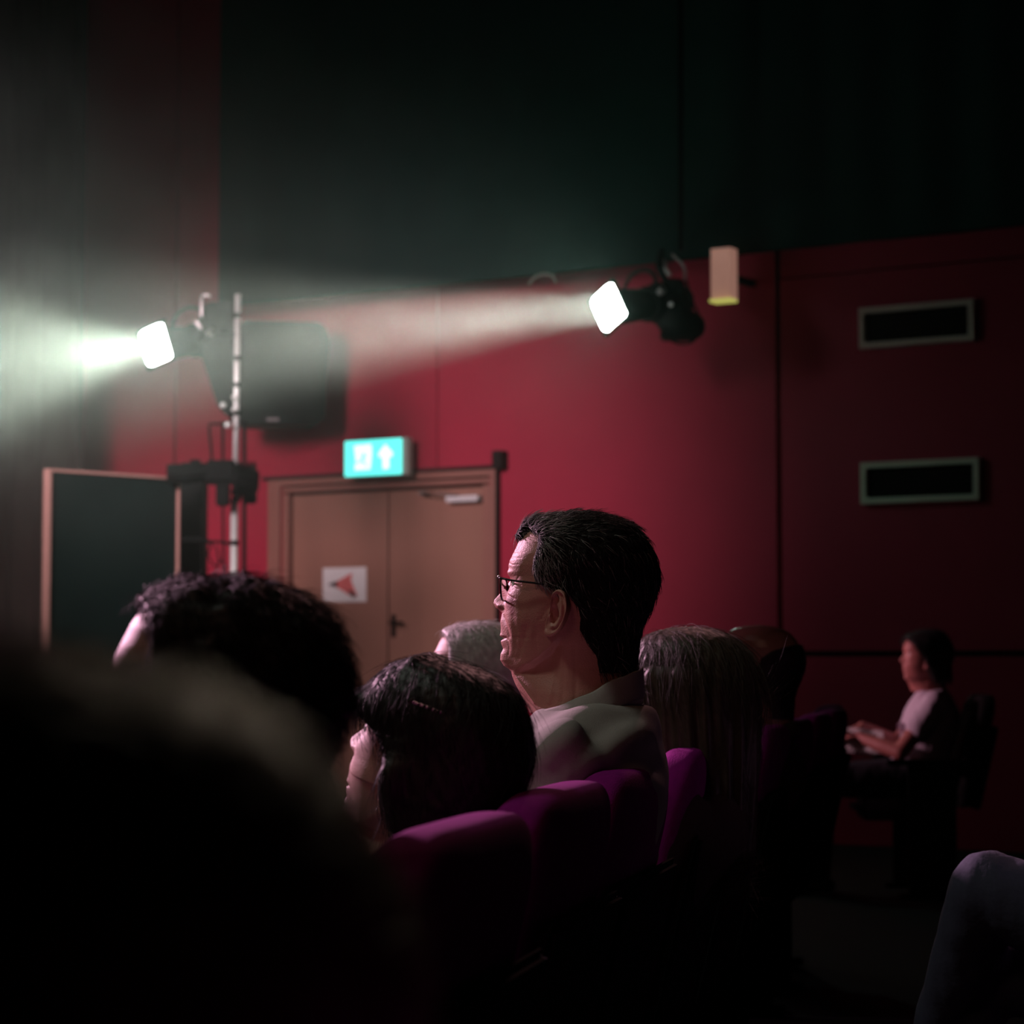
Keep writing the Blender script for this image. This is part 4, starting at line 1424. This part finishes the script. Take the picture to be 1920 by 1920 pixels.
def bob_fn(G, U, Yc, mask):
    t = np.interp(Yc, [234, 330, 500, 800, 1100, 1400, 1560], [.010, .011, .012, .016, .020, .024, .026])
    t = t + 0.016 * np.exp(-((U - 870) / 90) ** 2 - ((Yc - 1060) / 190) ** 2)
    t = t + 0.016 * np.exp(-((U - 420) / 110) ** 2 - ((Yc - 640) / 90) ** 2) + 0.007 * np.exp(-((U - 700) / 60) ** 2 - ((Yc - 260) / 60) ** 2)
    return t * mask


def fem_flow(p):
    return np.tile(np.array([0, -.25, -1.0]), (len(p), 1))


wroot, wplace, winfo = person('dark-haired woman with a glittering hair clip, nearer the camera than the elderly man', (783, 1587), 2.85, math.radians(61), scale=0.95, pitch=math.radians(14), lean=-0.13,
       skin='skin', top='cloth_dark', hairline=fem_line, hair_fn=bob_fn, hair_m='hair_dark', n_strand=5000, strand_len=0.055, flow=fem_flow, feminine=True, nose=1.0,
       body_yaw=YAW0, detail=(170, 140), strand_lift=.12)
# hair clip
hcl = bmesh.new()
ca_, cb_ = Vector(P(768, 1314, 2.712)), Vector(P(826, 1336, 2.712))
clip = empty('hair_clip', 'glittering slim clip in the dark-haired woman\'s hair', 'hair clip', ca_)
bm = bmesh.new(); tube(bm, [Vector(), (cb_ - ca_) * .5, cb_ - ca_], [0.0016, .0016, .0014], 8); build('clip_bar', bm, M['steel'], clip)
for t, r in ((0.03, .0040), (0.30, .0019), (0.48, .0023), (0.66, .0038), (0.82, .0025), (0.93, .0028)):
    bm = bmesh.new(); bmesh.ops.create_icosphere(bm, subdivisions=1, radius=r)
    bmesh.ops.translate(bm, verts=bm.verts, vec=(cb_ - ca_) * t + Vector((0, -.002, 0))); build('stone', bm, M['clip'], clip)

# --- dark curly-haired man, left
curl_line = ((1560, 1150), (1400, 1120), (1200, 1020), (1000, 960), (868, 830), (760, 700), (650, 700), (560, 700), (500, 690), (460, 670), (400, 640), (360, 560), (335, 450), (234, 300))


def curl_fn(G, U, Yc, mask):
    t = np.interp(Yc, [234, 400, 700, 1000, 1300, 1560], [.012, .014, .013, .012, .010, .006])
    return (t + .0035 * pnoise(G[..., 0], G[..., 1], G[..., 2], 160, 2)) * mask


person('dark curly-haired man at left, only his lit forehead and hair visible', (395, 1562), 2.2, math.radians(72), lean=-0.06, skin='skin', top='cloth_dark', hairline=curl_line, hair_fn=curl_fn,
       hair_m='hair_dark', n_strand=6000, strand_len=0.030, strand_lift=.6, detail=(150, 128), pitch=math.radians(2), body_yaw=YAW0)

near_line = ((1560, 1150), (1400, 1120), (1200, 1020), (1000, 960), (868, 830), (760, 700), (650, 600), (560, 540), (420, 440), (234, 300))
# --- silver-haired person between the clip woman and the man
silver_line = ((1560, 1150), (1400, 1120), (1200, 1020), (1000, 960), (868, 830), (760, 660), (650, 640), (560, 640), (500, 632), (460, 622), (400, 600), (360, 540), (335, 450), (234, 300))
person('silver-haired person seen between the woman with the clip and the elderly man', (895, 1374), 4.9, math.radians(72), scale=.98, lean=0.22, skin='skin', top='cloth_dark', hairline=silver_line, hair_t=0.012,
       hair_m='hair_silver', n_strand=4500, strand_len=0.04, strand_lift=.15, detail=(130, 112), body_yaw=YAW0, body_voxel=0.009)

# --- long-haired woman right of the man
long_line = ((1560, 500), (1400, 480), (1200, 480), (1000, 460), (800, 440), (700, 420), (600, 380), (500, 320), (234, 200))


def long_fn(G, U, Yc, mask):
    t = np.interp(Yc, [234, 330, 500, 800, 1000, 1100, 1560], [.012, .014, .018, .020, .014, -.004, -.008])
    ang = np.arctan2(G[..., 0], G[..., 1])
    return (t + 0.0025 * np.sin(ang * 34 + 3 * np.sin(G[..., 2] * 30)) * sm((Yc - 400) / 200)) * mask


lroot, lplace, linfo = person('woman with long dark blonde hair right of the elderly man, face hidden', (1285, 1412), 4.25, math.radians(62), scale=0.96, lean=-0.18, skin='skin', top='cloth_brown', hairline=long_line, hair_fn=long_fn,
       hair_m='hair_brown', n_strand=7000, strand_len=0.11, flow=fem_flow, feminine=True, detail=(150, 132), body_yaw=YAW0, strand_lift=.04, body_voxel=0.009)
# falling length of hair
hipl, neckl, leanl, zcl, swl, tzl, tyl = linfo
rows = []
nC = 120
for i, t in enumerate(np.linspace(0, 1, 30)):
    z = zcl + 0.17 - t * 0.38
    ry = (0.126 - 0.034 * t ** 1.2) * min(1, .75 + t * 4); rx = (0.096 - 0.006 * t) * min(1, .8 + t * 4)
    if t > 0.93: ry *= 1 - (t - .93) * 6; rx *= 1 - (t - .93) * 4
    ring = []
    for j in range(nC):
        a = 2 * math.pi * j / nC
        r_ = 1 + 0.035 * math.sin(a * 17 + 4 * t + math.sin(a * 3) * 2) + 0.025 * math.sin(a * 29 - 3 * t)
        ring.append((math.sin(a) * rx * r_, leanl - 0.012 - 0.02 * t + math.cos(a) * ry * r_, z))
    rows.append(ring)
Gl = np.array(rows)[::-1]
lh = link('hair_length', mesh_from_grid('hair_length', Gl), M['hair_brown'], lroot, True)
strands('hair_strands', lh, Gl, np.ones(Gl.shape[:2]), 5000, 0.12, fem_flow, M['hair_brown'], radius=.0004, lift=.05, seed=5, jitter=.08)

# --- balding man beyond
bald_line = ((1560, 1150), (1400, 1120), (1200, 1040), (1000, 1000), (868, 980), (700, 1060), (600, 1200), (500, 1500), (234, 2000))
broot, bplace, binfo = person('balding man in a collared shirt beyond the long-haired woman', (1418, 1345), 5.75, math.radians(66), lean=-0.18, skin='skin_b', top='cloth_brown', hairline=bald_line, hair_t=0.004,
       hair_m='hair_dark', n_strand=2500, strand_len=0.012, detail=(150, 128), body_yaw=YAW0, body_voxel=0.009)
bm = bmesh.new()
hipb, neckb, leanb, zcb, swb, tzb, tyb = binfo
rings = []
for dr_, dz in [(0, -0.05), (0, -.008), (.003, 0), (.008, -.01), (.020, -.036), (.016, -.036), (.004, -.05)]:
    ring = []
    for i in range(48):
        a = 2 * math.pi * i / 48
        y = leanb - .02 + math.cos(a) * (.078 + dr_); x = math.sin(a) * (.068 + dr_)
        ring.append((x, y, zcb - .035 - .35 * (y - leanb + .02) + dz))
    rings.append(ring)
link('collar', mesh_from_grid('collar', np.array(rings)), M['cloth_brown'], broot, True)

# --- young woman on the right in the white tee
young_line = ((1560, 900), (1400, 860), (1200, 800), (1000, 740), (868, 690), (760, 620), (650, 560), (560, 520), (500, 480), (440, 440), (400, 400), (234, 300))


def young_fn(G, U, Yc, mask):
    t = np.interp(Yc, [234, 330, 500, 800, 1100, 1400, 1560], [.012, .014, .016, .022, .028, .030, .030])
    return t * mask


yroot, yplace, yinfo = person('young woman in a white T-shirt sitting alone at the far right', (1737, 1271), 11.0, math.radians(96), scale=.97, pitch=math.radians(-6), lean=-0.06, skin='skin_red', top='tee', hairline=young_line, hair_fn=young_fn,
       hair_m='hair_dark', n_strand=2500, strand_len=0.05, flow=fem_flow, feminine=True, short_sleeve=True, detail=(150, 128), body_yaw=math.radians(88), strand_r=.0006,
       arms={('e', -1): (-0.235, 0.10, 0.675), ('w', -1): (-0.10, 0.27, 0.74), ('h', -1): (0.4, 0.7, 0.0), ('e', 1): (0.22, 0.05, 0.70), ('w', 1): (0.06, 0.24, 0.79), ('h', 1): (-0.5, 0.6, -.25), 'curl': 0.7})
# print on the tee: follows the chest
hy, ny_, ly, zy, swy, tzy, tyy = yinfo
bm = bmesh.new()
for (cx, cz, r_) in ((-.075, 0.0, .022), (-.04, -.006, .030), (0, 0, .022), (.045, -.004, .028), (-.11, -.012, .018), (-.058, -.03, .014), (.02, -.032, .016)):
    yy = tyy + 0.118 - 0.9 * cx * cx * 8
    a = [bm.verts.new((cx + r_ * math.cos(t), yy - 0.5 * (cx + r_ * math.cos(t)) ** 2 * 3 + .010, tzy - .105 + cz + r_ * .8 * math.sin(t))) for t in np.linspace(0, 2 * math.pi, 14, endpoint=False)]
    f_ = bm.faces.new(a)
r = bmesh.ops.extrude_face_region(bm, geom=bm.faces[:])
bmesh.ops.translate(bm, verts=[v for v in r['geom'] if isinstance(v, bmesh.types.BMVert)], vec=(0, -.006, 0))
bmesh.ops.translate(bm, verts=bm.verts, vec=(0, .034, 0))
build('shirt_print', bm, M['teeprint'], yroot)
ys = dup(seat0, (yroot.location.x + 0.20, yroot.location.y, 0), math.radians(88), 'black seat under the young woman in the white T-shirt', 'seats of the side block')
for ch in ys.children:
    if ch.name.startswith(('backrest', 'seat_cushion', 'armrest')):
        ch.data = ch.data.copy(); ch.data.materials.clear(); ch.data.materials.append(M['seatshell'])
# programme in her hands
pr = P(1612, 1388, 10.93)
prog = empty('programme', 'crumpled white programme in the young woman\'s hands', 'paper', pr, math.radians(-12))
for k, (rx_, dx) in enumerate(((0.5, -0.035), (-0.35, 0.035))):
    n1, n2 = 12, 8
    bm = bmesh.new()
    vs = []
    for i in range(n1 + 1):
        row = []
        for j in range(n2 + 1):
            x = (i / n1 - .5) * .19 + dx * .4; z = (j / n2 - .5) * .105
            y = 0.006 * math.sin(i * 0.9 + k * 2 + j * .6) + 0.004 * math.sin(j * 2.1 + i) + k * .014
            row.append(bm.verts.new((x, y - z * rx_, z - .02 * (i / n1) + k * .01)))
        vs.append(row)
    for i in range(n1):
        for j in range(n2):
            bm.faces.new((vs[i][j], vs[i + 1][j], vs[i + 1][j + 1], vs[i][j + 1]))
    ob_ = build('page', bm, M['paper'], prog)
    so = ob_.modifiers.new('s', 'SOLIDIFY'); so.thickness = 0.0012

# --- person at the right edge, knees towards the row ahead
person('person at the lower right edge in a spotted top and blue denim', (2310, 1190), 4.0, YAW0, lean=-0.02, skin='skin', top='dots', legs='denim', hairline=silver_line, hair_t=0.012, hair_m='hair_dark',
       n_strand=800, detail=(110, 96), feminine=True, knees={-1: (-0.05, 0.40, 0.70), ('a', -1): (0.13, 0.50, 0.42), 1: (0.11, 0.44, 0.53)},
       arms={('e', -1): (-0.22, 0.12, 0.80), ('w', -1): (-0.02, 0.17, 0.78), ('h', -1): (0.9, .3, -.1), ('w', 1): (0.04, 0.14, 0.76), ('h', 1): (-0.9, .3, 0)})
dup(seat0, (P(2310, 1190, 4.0).x + 0.22, 4.0, 0), YAW0, 'dark seat at the right edge under the person in denim', 'seats of the row behind')

# --- nearest, very blurred head
M['hair_near'] = mat('brown hair of the near head', (0.07, 0.052, 0.034), 0.5, noise=0.4, nscale=90)


def near_fn(G, U, Yc, mask):
    return np.interp(Yc, [234, 500, 1000, 1560], [.012, .014, .016, .012]) * mask


person('nearest person at lower left, a huge blurred dark head', (-140, 2845), 0.66, math.radians(100), lean=0.06, skin='skin_b', top='cloth_dark', hairline=near_line, hair_fn=near_fn,
       hair_m='hair_near', cap_m='hair_near', n_strand=9000, strand_len=0.03, strand_lift=.55, detail=(130, 112), body_yaw=YAW0, strand_r=.0003)
dup(seat0, (P(-140, 2845, .66).x + 0.14, 0.66, 0), SROT, 'dark seat beneath the nearest blurred person', 'seats of the camera row')

# ------------------------------------------------------------------ haze
hm = bpy.data.materials.new('stage haze')
hm.use_nodes = True
nt = hm.node_tree
nt.nodes.remove(nt.nodes['Principled BSDF'])
vs_ = nt.nodes.new('ShaderNodeVolumeScatter')
vs_.inputs['Color'].default_value = (0.84, 1.0, 0.92, 1)
vs_.inputs['Anisotropy'].default_value = 0.5
tc = nt.nodes.new('ShaderNodeTexCoord')
sx_ = nt.nodes.new('ShaderNodeSeparateXYZ')
nt.links.new(tc.outputs['Object'], sx_.inputs[0])
mr = nt.nodes.new('ShaderNodeMapRange')
mr.interpolation_type = 'SMOOTHSTEP'
for k_, v_ in (('From Min', -0.6), ('From Max', 2.4), ('To Min', 0.055), ('To Max', 0.004)):
    mr.inputs[k_].default_value = v_
nt.links.new(sx_.outputs[0], mr.inputs['Value'])
nz = nt.nodes.new('ShaderNodeTexNoise')
nz.inputs['Scale'].default_value = 1.9
nz.inputs['Detail'].default_value = 2.0
nt.links.new(tc.outputs['Object'], nz.inputs['Vector'])
m2 = nt.nodes.new('ShaderNodeMapRange')
for k_, v_ in (('From Min', 0.35), ('From Max', 0.65), ('To Min', 0.55), ('To Max', 1.5)):
    m2.inputs[k_].default_value = v_
nt.links.new(nz.outputs['Fac'], m2.inputs['Value'])
mm_ = nt.nodes.new('ShaderNodeMath')
mm_.operation = 'MULTIPLY'
nt.links.new(mr.outputs[0], mm_.inputs[0])
nt.links.new(m2.outputs[0], mm_.inputs[1])
mz = nt.nodes.new('ShaderNodeMapRange')
mz.interpolation_type = 'SMOOTHSTEP'
for k_, v_ in (('From Min', 3.1), ('From Max', 5.2), ('To Min', 1.0), ('To Max', 0.10)):
    mz.inputs[k_].default_value = v_
nt.links.new(sx_.outputs[2], mz.inputs['Value'])
m3 = nt.nodes.new('ShaderNodeMath')
m3.operation = 'MULTIPLY'
nt.links.new(mm_.outputs[0], m3.inputs[0])
nt.links.new(mz.outputs[0], m3.inputs[1])
ml_ = nt.nodes.new('ShaderNodeMapRange')
ml_.interpolation_type = 'SMOOTHSTEP'
for k_, v_ in (('From Min', 1.3), ('From Max', 2.7), ('To Min', 0.35), ('To Max', 1.0)):
    ml_.inputs[k_].default_value = v_
nt.links.new(sx_.outputs[2], ml_.inputs['Value'])
m4 = nt.nodes.new('ShaderNodeMath')
m4.operation = 'MULTIPLY'
nt.links.new(m3.outputs[0], m4.inputs[0])
nt.links.new(ml_.outputs[0], m4.inputs[1])
nt.links.new(m4.outputs[0], vs_.inputs['Density'])
nt.links.new(vs_.outputs[0], nt.nodes['Material Output'].inputs['Volume'])
hz = boxo('stage_haze', (-0.5, -3.2, 3.25), (17.0, 5.3, 6.4), hm)
hz.matrix_world = WM
tag(hz, 'thin stage haze lit by the two white spotlights', 'haze', kind='stuff')
